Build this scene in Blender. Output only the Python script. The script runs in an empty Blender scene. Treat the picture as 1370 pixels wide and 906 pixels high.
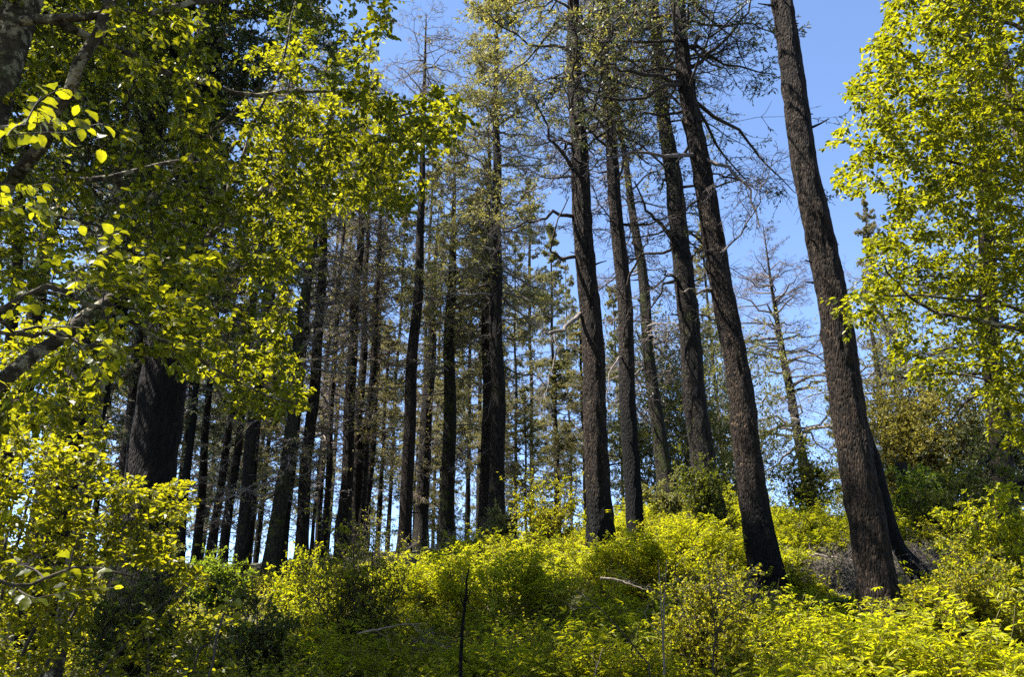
import bpy, math
import numpy as np
R_ = np.random.default_rng(7)
TAU = 2 * math.pi
UP = np.array([0., 0., 1.])
scene = bpy.context.scene
COL = scene.collection

# ------------------------------------------------------------------ camera
F = 1142.0                      # focal length in photo pixels (1370 wide)
PITCH = math.radians(22)
EYE = 1.6
cp, sp = math.cos(PITCH), math.sin(PITCH)
cam = bpy.data.cameras.new('camera')
cam.sensor_width = 36
cam.lens = 36 * F / 1370
cam.clip_start, cam.clip_end = 0.05, 2000
co = bpy.data.objects.new('camera', cam)
COL.objects.link(co)
co.location = (0, 0, EYE)
co.rotation_euler = (math.pi / 2 + PITCH, 0, 0)
scene.camera = co


def at(px, py, Y):
    """World point seen at a photo pixel, Y metres ahead."""
    x, y = (px - 685) / F, (453 - py) / F
    yw, zw = cp - y * sp, sp + y * cp
    s = Y / yw
    return np.array([x * s, Y, EYE + zw * s])


def atn(px, py, Y):
    x, y = (px - 685) / F, (453 - py) / F
    yw, zw = cp - y * sp, sp + y * cp
    s = Y / yw
    return np.stack([x * s, Y + 0 * px, EYE + zw * s], -1)


def depth_at(py, Y):
    y = (453 - py) / F
    return Y / (cp - y * sp)


# ------------------------------------------------------------------ ground
PROF_Y = [-200, -20, 0, 5, 8, 11, 15, 18, 20, 24, 30, 35, 40, 48, 60, 90, 160, 420, 900]
PROF_Z = [-12, -1, 0, 0.05, .15, .55, 1.55, 2.75, 3.65, 5.0, 6.2, 6.7, 6.3, 4.6, 1.5, -6, -20, -40, -60]
CTRL = []


def _prof(y):
    return np.interp(y, PROF_Y, PROF_Z)


def _noise2(x, y, seed=0):
    r = np.random.default_rng(seed)
    g = r.random((64, 64))
    xi, yi = np.floor(x).astype(int), np.floor(y).astype(int)
    fx, fy = x - xi, y - yi
    fx, fy = fx * fx * (3 - 2 * fx), fy * fy * (3 - 2 * fy)
    a, b = g[yi % 64, xi % 64], g[yi % 64, (xi + 1) % 64]
    c, d = g[(yi + 1) % 64, xi % 64], g[(yi + 1) % 64, (xi + 1) % 64]
    return (a * (1 - fx) + b * fx) * (1 - fy) + (c * (1 - fx) + d * fx) * fy


for px, py, Y, dn in [(1180, 835, 15, .35), (1215, 765, 18, .2), (1025, 770, 18, .2), (950, 690, 24, .3), (890, 660, 30, .3),
                      (850, 722, 22, .35), (803, 716, 20, .4), (665, 700, 34, .5), (598, 712, 36, .5), (541, 742, 33, .5),
                      (487, 715, 35, .5), (403, 762, 30, .5), (365, 782, 28, .4), (315, 778, 28, .4), (262, 770, 30, .4),
                      (203, 800, 15, .3), (75, 800, 15, .3), (1265, 700, 24, .3), (1330, 720, 24, .5), (720, 725, 30, .5),
                      (620, 870, 12, .6), (470, 860, 12, .8), (900, 850, 13, .7),
                      (330, 800, 22, .9), (250, 795, 22, .9), (420, 785, 20, .9), (330, 835, 16, .9), (250, 845, 15, .8), (170, 830, 19, .8), (430, 830, 15, .8), (480, 770, 25, .9),
                      (560, 752, 24, .8), (620, 745, 23, .8), (380, 775, 25, .9), (540, 780, 18, .8)]:
    p = at(px, py, Y)
    CTRL.append((p[0], p[1], p[2] - dn))
CTRL = np.array(CTRL)
CRES = CTRL[:, 2] - _prof(CTRL[:, 1])


def ground(x, y):
    x, y = np.asarray(x, float), np.asarray(y, float)
    z = _prof(y) - .0006 * np.maximum(0, np.abs(x) - 10) ** 2 * 10 * (np.abs(x) < 60) - 1.5 * (np.abs(x) >= 60) * 10
    d2 = (x[..., None] - CTRL[:, 0]) ** 2 + (y[..., None] - CTRL[:, 1]) ** 2
    w = np.exp(-d2 / (2 * 2.6 ** 2))
    z = z + (w * CRES).sum(-1) / (w.sum(-1) + .12)
    return z + (_noise2(x * .6 + 9, y * .6, 3) - .5) * .35 * np.clip(np.abs(y) / 10, 0, 1)


# ------------------------------------------------------------------ mesh tools
class MB:
    def __init__(self):
        self.v, self.f, self.s, self.m, self.n = [], [], [], [], 0

    def add(self, v, f, smooth=False, mat=0):
        v = np.asarray(v, np.float64).reshape(-1, 3)
        f = np.asarray(f, np.int64).reshape(-1, 4)
        if len(f) == 0:
            return
        self.v.append(v)
        self.f.append(f + self.n)
        self.s.append(np.full(len(f), smooth))
        self.m.append(np.full(len(f), mat, np.int32))
        self.n += len(v)

    def build(self, name, mats, parent=None, origin=(0, 0, 0)):
        if not self.v:
            return None
        v = np.concatenate(self.v) - np.asarray(origin)
        f = np.concatenate(self.f)
        me = bpy.data.meshes.new(name)
        me.vertices.add(len(v))
        me.vertices.foreach_set('co', v.astype(np.float32).ravel())
        me.loops.add(f.size)
        me.loops.foreach_set('vertex_index', f.astype(np.int32).ravel())
        me.polygons.add(len(f))
        me.polygons.foreach_set('loop_start', np.arange(0, f.size, 4, dtype=np.int32))
        me.polygons.foreach_set('use_smooth', np.concatenate(self.s))
        for m in (mats if isinstance(mats, (list, tuple)) else [mats]):
            me.materials.append(m)
        me.polygons.foreach_set('material_index', np.concatenate(self.m))
        me.update(calc_edges=True)
        o = bpy.data.objects.new(name, me)
        COL.objects.link(o)
        if parent is not None:
            o.parent = parent
        else:
            o.location = origin
        return o


def thing(name, label, cat, loc, group=None):
    o = bpy.data.objects.new(name, None)
    o.empty_display_size = .2
    COL.objects.link(o)
    o.location = loc
    tag(o, label, cat, group)
    return o


def tag(o, label=None, cat=None, group=None, kind=None):
    for k, v in (('label', label), ('category', cat), ('group', group), ('kind', kind)):
        if v:
            o[k] = v
    return o


def norm(v):
    return v / np.maximum(np.linalg.norm(v, axis=-1, keepdims=True), 1e-9)


def rnd_dir(n):
    return norm(R_.normal(size=(n, 3)))


def tubes(P, R, sides=5):
    """P (N,K,3), R (N,K) -> verts, quads of N open tubes."""
    N, K, _ = P.shape
    T = norm(np.gradient(P, axis=1))
    mean = norm(P[:, -1] - P[:, 0])
    ref = np.where(np.abs(mean[:, 2:3]) > .8, np.array([[1., 0, 0]]), np.array([[0, 0, 1.]]))
    B = norm(np.cross(T, ref[:, None, :]))
    C = np.cross(T, B)
    a = np.arange(sides) * TAU / sides
    V = P[:, :, None] + R[:, :, None, None] * (B[:, :, None] * np.cos(a)[:, None] + C[:, :, None] * np.sin(a)[:, None])
    i = np.arange(N * K * sides).reshape(N, K, sides)
    j = np.roll(i, -1, axis=2)
    Fc = np.stack([i[:, :-1], j[:, :-1], j[:, 1:], i[:, 1:]], -1)
    return V.reshape(-1, 3), Fc.reshape(-1, 4)


def grow(S, D, L, K=6, curve=0., jit=.05):
    """N curved paths from S along D of length L. curve bends them up (+) or down (-)."""
    N = len(S)
    L = np.broadcast_to(np.asarray(L, float), (N,))
    t = np.linspace(0, 1, K)
    cv = np.broadcast_to(np.asarray(curve, float), (N,))
    P = S[:, None] + D[:, None] * (t[None, :, None] * L[:, None, None])
    P[:, :, 2] += cv[:, None] * t[None] ** 2 * L[:, None]
    w = np.cumsum(R_.normal(size=(N, K, 3)), axis=1) / math.sqrt(K)
    w -= w[:, :1]
    return P + w * jit * L[:, None, None]


def lerp_path(P, t):
    """P (N,K,3), t (N,n) -> points and tangents (N,n,3)."""
    N, K, _ = P.shape
    x = np.clip(t, 0, .9999) * (K - 1)
    i = x.astype(int)
    f = (x - i)[..., None]
    ar = np.arange(N)[:, None]
    a, b = P[ar, i], P[ar, i + 1]
    return a * (1 - f) + b * f, norm(b - a)


def spawn(P, L, n, t0, t1, ang, lf, K=4, curve=0., jit=.06, flat=.3, taper=.6):
    """n side shoots on each of the N paths. Returns paths, lengths (N*n), t."""
    N = len(P)
    t = np.sort(t0 + (t1 - t0) * R_.random((N, n)), axis=1)
    S, T = lerp_path(P, t)
    side = norm(np.cross(T, UP) + 1e-6)
    upv = np.cross(side, T)
    sg = np.where((np.arange(n) % 2)[None] == 0, 1., -1.) * np.where(R_.random((N, 1)) < .5, 1, -1)
    th = R_.normal(size=(N, n)) * flat * 1.3
    per = side * (sg * np.cos(th))[..., None] + upv * np.sin(th)[..., None]
    a = ang * (.75 + .5 * R_.random((N, n)))
    D = T * np.cos(a)[..., None] + per * np.sin(a)[..., None]
    LL = L[:, None] * lf * (1 - taper * t) * (.5 + R_.random((N, n)))
    LL = LL.ravel()
    return grow(S.reshape(-1, 3), D.reshape(-1, 3), LL, K, curve, jit), LL, t


def rad(N, K, r0, r1):
    t = np.linspace(0, 1, K)
    r0 = np.broadcast_to(np.asarray(r0, float), (N,))[:, None]
    r1 = np.broadcast_to(np.asarray(r1, float), (N,))[:, None]
    return r0 + (r1 - r0) * t[None] ** .8


def leaf6(pos, d, n, L, W, fold=.18, curl=.15):
    """ovate leaves, two quads folded along the midrib."""
    N = len(pos)
    d = norm(d)
    s = norm(np.cross(n, d) + 1e-6)
    n = np.cross(d, s)
    L = np.broadcast_to(np.asarray(L, float), (N,))[:, None]
    W = np.broadcast_to(np.asarray(W, float), (N,))[:, None]
    v = np.stack([pos,
                  pos + d * L * .30 + s * W * .46 + n * W * fold,
                  pos + d * L * .68 + s * W * .40 + n * (W * fold - curl * .4 * L),
                  pos + d * L - n * curl * L,
                  pos + d * L * .68 - s * W * .40 + n * (W * fold - curl * .4 * L),
                  pos + d * L * .30 - s * W * .46 + n * W * fold], 1)
    i = np.arange(N)[:, None] * 6
    f = np.stack([i + np.array([[0, 3, 2, 1]]), i + np.array([[0, 5, 4, 3]])], 1)
    return v.reshape(-1, 3), f.reshape(-1, 4)


def leaf_fine(pos, d, n, L, W):
    """broad leaves with a toothed edge, arched along the midrib (near the camera)."""
    N = len(pos)
    d = norm(d)
    s = norm(np.cross(n, d) + 1e-6)
    n = np.cross(d, s)
    t = np.array([0, .1, .2, .32, .45, .58, .7, .82, .92, 1.])
    hw = np.array([.02, .22, .37, .47, .5, .47, .4, .28, .15, .0])
    M = len(t)
    L = np.broadcast_to(np.asarray(L, float), (N,))[:, None, None]
    W = np.broadcast_to(np.asarray(W, float), (N,))[:, None, None]
    cu = (.1 + .25 * R_.random((N, 1, 1)))
    fo = (.05 + .2 * R_.random((N, 1, 1)))
    mid = pos[:, None] + d[:, None] * L * t[None, :, None] - n[:, None] * cu * L * t[None, :, None] ** 2
    out = [mid]
    for sg in (1, -1):
        h = hw * (1 + .0 * t)
        tooth = np.where(np.arange(M) % 2 == 0, 1.06, .96)[None, :, None]
        wav = .04 * np.sin(t * 14 + sg)[None, :, None] * W
        out.append(mid + sg * s[:, None] * W * (h[None, :, None] * tooth) + n[:, None] * (fo * W * h[None, :, None] * 2 + wav)
                   + d[:, None] * L * .04 * (t > 0)[None, :, None] * (t < 1)[None, :, None])
    V = np.concatenate(out, 1)          # (N, 3M, 3)
    i = np.arange(N)[:, None] * 3 * M
    k = np.arange(M - 1)[None]
    fa = np.stack([i + k, i + k + 1, i + M + k + 1, i + M + k], -1)
    fb = np.stack([i + k, i + 2 * M + k, i + 2 * M + k + 1, i + k + 1], -1)
    return V.reshape(-1, 3), np.concatenate([fa.reshape(-1, 4), fb.reshape(-1, 4)])


def blade(pos, d, n, L, W):
    """narrow sprays of needles: one rhombus each."""
    d = norm(d)
    s = norm(np.cross(n, d) + 1e-6)
    N = len(pos)
    L = np.broadcast_to(np.asarray(L, float), (N,))[:, None]
    W = np.broadcast_to(np.asarray(W, float), (N,))[:, None]
    v = np.stack([pos, pos + d * L * .45 + s * W * .5, pos + d * L, pos + d * L * .45 - s * W * .5], 1)
    return v.reshape(-1, 3), np.arange(N * 4).reshape(N, 4)


# ------------------------------------------------------------------ materials
def new_mat(name):
    m = bpy.data.materials.new(name)
    m.use_nodes = True
    nt = m.node_tree
    nt.nodes.clear()
    out = nt.nodes.new('ShaderNodeOutputMaterial')
    return m, nt, out


def node(nt, typ, **kw):
    n = nt.nodes.new(typ)
    for k, v in kw.items():
        if k in n.inputs:
            n.inputs[k].default_value = v
        else:
            setattr(n, k, v)
    return n


def leaf_mat(name, ca, cb, ta, tb, mix=.5, rough=.5, spec=.3):
    """diffuse + see-through light; colour differs from leaf to leaf between a and b."""
    m, nt, out = new_mat(name)
    lk = nt.links.new
    geo = node(nt, 'ShaderNodeNewGeometry')

    def ramp(a, b):
        r = node(nt, 'ShaderNodeValToRGB')
        r.color_ramp.elements[0].color = (*a, 1)
        r.color_ramp.elements[1].color = (*b, 1)
        lk(fac.outputs[0], r.inputs[0])
        return r
    tc = node(nt, 'ShaderNodeTexCoord')
    nz = node(nt, 'ShaderNodeTexNoise', Scale=55., Detail=2., Roughness=.6)
    lk(tc.outputs['Object'], nz.inputs[0])
    md = node(nt, 'ShaderNodeMath', operation='MULTIPLY_ADD')
    lk(nz.outputs[0], md.inputs[0])
    md.inputs[1].default_value, md.inputs[2].default_value = .9, -.45
    fac = node(nt, 'ShaderNodeMath', operation='ADD')
    lk(md.outputs[0], fac.inputs[0])
    lk(geo.outputs['Random Per Island'], fac.inputs[1])
    fac.use_clamp = True
    r1, r2 = ramp(ca, cb), ramp(ta, tb)
    p = node(nt, 'ShaderNodeBsdfPrincipled', Roughness=rough)
    p.inputs['Specular IOR Level'].default_value = spec
    lk(r1.outputs[0], p.inputs['Base Color'])
    t = node(nt, 'ShaderNodeBsdfTranslucent')
    lk(r2.outputs[0], t.inputs['Color'])
    mx = node(nt, 'ShaderNodeMixShader')
    mx.inputs[0].default_value = mix
    lk(p.outputs[0], mx.inputs[1])
    lk(t.outputs[0], mx.inputs[2])
    lk(mx.outputs[0], out.inputs[0])
    return m


def bark_mat(name, dark, lite, char=0., sxy=13., sz=3.2, bump=.07, moss=None, moss_amt=.0, patch=None, pt=.5):
    m, nt, out = new_mat(name)
    lk = nt.links.new
    tc = node(nt, 'ShaderNodeTexCoord')
    mp = node(nt, 'ShaderNodeMapping')
    mp.inputs['Scale'].default_value = (sxy, sxy, sz)
    lk(tc.outputs['Object'], mp.inputs[0])
    n1 = node(nt, 'ShaderNodeTexNoise', Scale=1.3, Detail=8., Roughness=.68, Distortion=.25)
    lk(mp.outputs[0], n1.inputs[0])
    vo = node(nt, 'ShaderNodeTexVoronoi', Scale=2.2)
    vo.feature = 'DISTANCE_TO_EDGE'
    lk(mp.outputs[0], vo.inputs[0])
    n2 = node(nt, 'ShaderNodeTexNoise', Scale=1.3, Detail=4.)
    lk(tc.outputs['Object'], n2.inputs[0])
    rp = node(nt, 'ShaderNodeValToRGB')
    rp.color_ramp.elements[0].position, rp.color_ramp.elements[1].position = .40, .70
    rp.color_ramp.elements[0].color, rp.color_ramp.elements[1].color = (*dark, 1), (*lite, 1)
    lk(n1.outputs[0], rp.inputs[0])
    col = rp.outputs[0]

    def mixin(col, fac, c):
        mx = node(nt, 'ShaderNodeMix', data_type='RGBA')
        lk(fac, mx.inputs[0])
        lk(col, mx.inputs[6])
        mx.inputs[7].default_value = (*c, 1)
        return mx.outputs[2]

    def rampv(src, a, b):
        r = node(nt, 'ShaderNodeMapRange')
        lk(src, r.inputs[0])
        r.inputs[1].default_value, r.inputs[2].default_value = a, b
        r.interpolation_type = 'SMOOTHSTEP'
        return r.outputs[0]
    if patch:
        n4 = node(nt, 'ShaderNodeTexNoise', Scale=9., Detail=5., Roughness=.7)
        lk(tc.outputs['Object'], n4.inputs[0])
        col = mixin(col, rampv(n4.outputs[0], pt, pt + .1), patch)
    if moss:
        n3 = node(nt, 'ShaderNodeTexNoise', Scale=2.4, Detail=6., Roughness=.7)
        lk(tc.outputs['Object'], n3.inputs[0])
        col = mixin(col, rampv(n3.outputs[0], .62 - moss_amt, .72 - moss_amt), moss)
    if char > 0:
        sx = node(nt, 'ShaderNodeSeparateXYZ')
        lk(tc.outputs['Object'], sx.inputs[0])
        ad = node(nt, 'ShaderNodeMath', operation='MULTIPLY_ADD')
        lk(n1.outputs[0], ad.inputs[0])
        ad.inputs[1].default_value = -char * 1.6
        lk(sx.outputs[2], ad.inputs[2])
        fac = rampv(ad.outputs[0], char * .35, -char * .15)
        col = mixin(col, fac, (.006, .0055, .005))
    p = node(nt, 'ShaderNodeBsdfPrincipled', Roughness=.9)
    p.inputs['Specular IOR Level'].default_value = .15
    lk(col, p.inputs['Base Color'])
    ml = node(nt, 'ShaderNodeMath', operation='ADD')
    mr = rampv(vo.outputs[0], 0., .35)
    lk(mr, ml.inputs[0])
    lk(n1.outputs[0], ml.inputs[1])
    bp = node(nt, 'ShaderNodeBump', Strength=1., Distance=bump)
    lk(ml.outputs[0], bp.inputs['Height'])
    lk(bp.outputs[0], p.inputs['Normal'])
    lk(p.outputs[0], out.inputs[0])
    return m


def plain_mat(name, a, b, scale=6., rough=.85):
    m, nt, out = new_mat(name)
    lk = nt.links.new
    tc = node(nt, 'ShaderNodeTexCoord')
    n = node(nt, 'ShaderNodeTexNoise', Scale=scale, Detail=5., Roughness=.65)
    lk(tc.outputs['Object'], n.inputs[0])
    r = node(nt, 'ShaderNodeValToRGB')
    r.color_ramp.elements[0].position, r.color_ramp.elements[1].position = .35, .7
    r.color_ramp.elements[0].color, r.color_ramp.elements[1].color = (*a, 1), (*b, 1)
    lk(n.outputs[0], r.inputs[0])
    p = node(nt, 'ShaderNodeBsdfPrincipled', Roughness=rough)
    p.inputs['Specular IOR Level'].default_value = .2
    lk(r.outputs[0], p.inputs['Base Color'])
    bp = node(nt, 'ShaderNodeBump', Strength=.7, Distance=.03)
    lk(n.outputs[0], bp.inputs['Height'])
    lk(bp.outputs[0], p.inputs['Normal'])
    lk(p.outputs[0], out.inputs[0])
    return m


BARK = bark_mat('fir_bark', (.0045, .0032, .0025), (.055, .036, .0225), patch=(.105, .074, .045), pt=.60)
BARK_CHAR = bark_mat('charred_fir_bark', (.0045, .0032, .0025), (.055, .036, .0225), patch=(.115, .08, .046), pt=.57, char=2.2)
BARK_CHAR_HIGH = bark_mat('tall_charred_bark', (.007, .005, .004), (.07, .05, .036), char=5.0)
BARK_GREY = bark_mat('grey_fir_bark', (.005, .004, .003), (.050, .037, .027), moss=(.042, .045, .012), moss_amt=.06)
BARK_MOSS = bark_mat('mossy_fir_bark', (.012, .009, .0065), (.058, .046, .03), moss=(.04, .046, .009), moss_amt=.12)
BARK_SHADE = bark_mat('shaded_fir_bark', (.004, .003, .0025), (.026, .018, .013))  # fir bark with deep shade put into its colour
BARK_COAL = bark_mat('burnt_wood', (.0025, .0025, .0025), (.010, .009, .008))
ALDER_BARK = bark_mat('alder_bark', (.02, .014, .009), (.07, .055, .032), sxy=7, sz=9, bump=.012, moss=(.045, .05, .01), moss_amt=.06,
                      patch=(.20, .17, .11))
TWIG = plain_mat('twig_bark', (.020, .016, .012), (.06, .046, .036), 14)
TWIG_DEAD = plain_mat('dead_twig_wood', (.075, .062, .054), (.20, .165, .145), 9)
WOOD_PALE = plain_mat('weathered_wood', (.07, .055, .042), (.26, .21, .16), 12)
STEM = plain_mat('green_stem', (.05, .05, .015), (.12, .09, .03), 9)
NEEDLE = leaf_mat('fir_needles', (.08, .088, .018), (.16, .15, .04), (.20, .205, .026), (.38, .32, .06), .48, .5, .25)
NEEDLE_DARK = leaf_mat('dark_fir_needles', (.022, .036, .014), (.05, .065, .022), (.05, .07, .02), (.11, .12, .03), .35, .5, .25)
NEEDLE_FAR = leaf_mat('olive_fir_needles', (.08, .09, .025), (.15, .15, .05), (.16, .165, .035), (.30, .27, .06), .45, .5, .25)
NEEDLE_BROWN = leaf_mat('brown_fir_needles', (.11, .085, .048), (.21, .16, .095), (.18, .135, .06), (.29, .21, .10), .35, .6, .2)
LEAF_ALDER = leaf_mat('alder_leaf', (.02, .03, .003), (.055, .066, .005), (.12, .13, .004), (.40, .38, .008), .5, .42, .25)
LEAF_SHADE = leaf_mat('shaded_alder_leaf', (.02, .032, .005), (.05, .065, .008), (.08, .10, .005), (.24, .25, .008), .45, .42, .25)  # alder leaf colour darkened to stand in for shade on the left
LEAF_HAZEL = leaf_mat('hazel_leaf', (.035, .045, .004), (.09, .09, .005), (.17, .19, .005), (.46, .41, .007), .5, .45, .28)
LEAF_RIGHT = leaf_mat('sunlit_alder_leaf', (.03, .045, .003), (.085, .088, .004), (.14, .17, .004), (.44, .41, .006), .5, .42, .28)
LEAF_BRIGHT = leaf_mat('elder_leaf', (.09, .11, .005), (.21, .20, .008), (.32, .38, .006), (.68, .61, .010), .5, .5, .2)
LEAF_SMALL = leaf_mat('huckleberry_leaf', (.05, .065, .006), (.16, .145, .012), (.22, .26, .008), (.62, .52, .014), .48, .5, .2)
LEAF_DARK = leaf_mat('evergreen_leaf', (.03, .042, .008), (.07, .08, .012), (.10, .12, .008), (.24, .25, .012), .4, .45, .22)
LEAF_OLIVE = leaf_mat('bay_leaf', (.08, .085, .025), (.15, .145, .045), (.20, .20, .035), (.34, .31, .06), .4, .45, .35)
LEAF_GOLD = leaf_mat('golden_oak_leaf', (.13, .115, .025), (.22, .185, .045), (.27, .24, .025), (.42, .36, .05), .42, .45, .3)
LEAF_GREY = leaf_mat('grey_green_leaf', (.08, .09, .04), (.16, .165, .08), (.14, .15, .035), (.24, .25, .07), .35, .5, .3)
FERN = leaf_mat('fern_frond', (.045, .085, .008), (.085, .12, .012), (.20, .28, .010), (.36, .40, .018), .48, .5, .3)
LITTER = leaf_mat('dry_brush', (.08, .06, .045), (.22, .17, .125), (.10, .075, .05), (.2, .15, .1), .25, .8, .1)

# ------------------------------------------------------------------ the ground sheet
def make_ground():
    xs = np.unique(np.concatenate([np.linspace(-900, -60, 14), np.linspace(-60, -24, 18), np.linspace(-24, 24, 140), np.linspace(24, 60, 18), np.linspace(60, 900, 14)]))
    ys = np.unique(np.concatenate([np.linspace(-200, -5, 16), np.linspace(-5, 45, 150), np.linspace(45, 110, 30), np.linspace(110, 900, 20)]))
    X, Y = np.meshgrid(xs, ys)
    Z = ground(X, Y)
    near = (np.abs(X) < 24) & (Y > 5) & (Y < 44)
    Z = Z + near * (_noise2(X * 3.1, Y * 3.1, 5) - .5) * .14
    nx, ny = len(xs), len(ys)
    i = np.arange(nx * ny).reshape(ny, nx)
    f = np.stack([i[:-1, :-1], i[:-1, 1:], i[1:, 1:], i[1:, :-1]], -1)
    mb = MB()
    mb.add(np.stack([X, Y, Z], -1), f, True)
    m, nt, out = new_mat('forest_floor')
    lk = nt.links.new
    tc = node(nt, 'ShaderNodeTexCoord')
    n1 = node(nt, 'ShaderNodeTexNoise', Scale=.7, Detail=10., Roughness=.7)
    n2 = node(nt, 'ShaderNodeTexNoise', Scale=14., Detail=6., Roughness=.75)
    lk(tc.outputs['Object'], n1.inputs[0]); lk(tc.outputs['Object'], n2.inputs[0])
    r1 = node(nt, 'ShaderNodeValToRGB')
    e = r1.color_ramp.elements
    e[0].position, e[0].color = .32, (.022, .016, .010, 1)
    e[1].position, e[1].color = .72, (.12, .085, .055, 1)
    lk(n2.outputs[0], r1.inputs[0])
    mx = node(nt, 'ShaderNodeMix', data_type='RGBA')
    lk(n1.outputs[0], mx.inputs[0]); lk(r1.outputs[0], mx.inputs[6])
    mx.inputs[7].default_value = (.035, .045, .012, 1)
    p = node(nt, 'ShaderNodeBsdfPrincipled', Roughness=.95)
    lk(mx.outputs[2], p.inputs['Base Color'])
    bp = node(nt, 'ShaderNodeBump', Strength=.8, Distance=.06)
    lk(n2.outputs[0], bp.inputs['Height']); lk(bp.outputs[0], p.inputs['Normal'])
    lk(p.outputs[0], out.inputs[0])
    o = mb.build('ground', m)
    tag(o, 'brown forest floor of the hillside under the shrubs', 'ground', kind='structure')


make_ground()

# ------------------------------------------------------------------ trunks
def trunk_geo(zs, cs, rs, sides, dz, ridge, flare=.3, seed=0):
    """zs heights above the base, cs centres (world), rs radii."""
    zmax = zs[-1]
    z = np.arange(zs[0], zmax, dz)
    z = np.append(z, zmax)
    cx, cy, cz = (np.interp(z, zs, cs[:, k]) for k in range(3))
    r = np.interp(z, zs, rs)
    r = r * (1 + flare * np.exp(-np.maximum(z, 0) / .45))
    wob = np.random.default_rng(seed)
    ph = wob.random(6) * TAU
    hz = np.clip(z / 4, 0, 1) * np.clip((zmax - z) / 6, 0, 1)
    cx = cx + hz * .05 * (np.sin(z * .5 + ph[0]) + .6 * np.sin(z * 1.1 + ph[1]))
    cy = cy + hz * .05 * np.sin(z * .6 + ph[2])
    a = np.arange(sides) * TAU / sides
    A, Zz = np.meshgrid(a, z)
    # ridged bark: lattice noise, periodic round the trunk, stretched along it
    nt_ = max(8, sides // 2)
    g = wob.random((int(zmax * 4) + 8, nt_))
    u = A / TAU * nt_
    v = (Zz - zs[0]) * 3.2
    ui, vi = np.floor(u).astype(int), np.floor(v).astype(int)
    fu, fv = u - ui, v - vi
    gg = lambda q, w: g[q % g.shape[0], w % nt_]
    nz = (gg(vi, ui) * (1 - fu) + gg(vi, ui + 1) * fu) * (1 - fv) + (gg(vi + 1, ui) * (1 - fu) + gg(vi + 1, ui + 1) * fu) * fv
    nz2 = _noise2(A * 2 + 7 * np.sin(A), Zz * 5, seed + 2)
    knob = np.clip(_noise2(2.2 * np.sin(A) + 9, Zz * 1.9 + 2 * np.cos(A), seed + 3) - .72, 0, 1) * 3.2
    rr = r[:, None] * (1 + ridge * (nz - .5) * 1.7 + ridge * .8 * (nz2 - .5) + ridge * 1.6 * knob)
    # buttress lobes at the foot
    rr = rr * (1 + .10 * np.exp(-np.maximum(Zz, 0) / .5) * np.sin(A * 3 + ph[3]) + .06 * np.exp(-np.maximum(Zz, 0) / .6) * np.sin(A * 5 + ph[4]))
    V = np.stack([cx[:, None] + rr * np.cos(A), cy[:, None] + rr * np.sin(A), cz[:, None] + 0 * A], -1)
    K = len(z)
    i = np.arange(K * sides).reshape(K, sides)
    j = np.roll(i, -1, 1)
    f = np.stack([i[:-1], j[:-1], j[1:], i[1:]], -1)
    # cap
    cap = np.array([[i[-1, 0], i[-1, k], i[-1, k + 1], i[-1, k + 1]] for k in range(1, sides - 1)])
    return V.reshape(-1, 3), f.reshape(-1, 4)


def axis_of(pts, Y, H):
    """pts [(px,py,width_px)...] from base up; H total height in metres."""
    cs = np.array([at(p[0], p[1], Y) for p in pts])
    rs = np.array([p[2] * depth_at(p[1], Y) / F / 2 for p in pts])
    d = (cs[-1] - cs[0]) / (cs[-1, 2] - cs[0, 2])
    d2 = (cs[-1] - cs[-2]) / (cs[-1, 2] - cs[-2, 2])
    base = cs[0].copy()
    g = float(ground(base[0], base[1]))
    below = min(0., g - base[2]) - .3
    foot = base + (cs[1] - base) / (cs[1, 2] - base[2]) * below
    zs = list(cs[:, 2] - base[2])
    C = list(cs); Rr = list(rs)
    if H > zs[-1] + .5:
        ext = H - zs[-1]
        m = (d + d2) / 2
        C.append(cs[-1] + m * ext)
        Rr.append(.02); zs.append(H)
        # radius of the last seen point tapers on
    zs = [below] + zs; C = [foot] + C; Rr = [rs[0] * 1.02] + Rr
    # densify with smooth interpolation
    zs, C, Rr = np.array(zs), np.array(C), np.array(Rr)
    return zs, C, Rr, foot


def tree_frame(zs, C, h):
    return np.stack([np.interp(h, zs, C[:, k]) for k in range(3)], -1)


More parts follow.
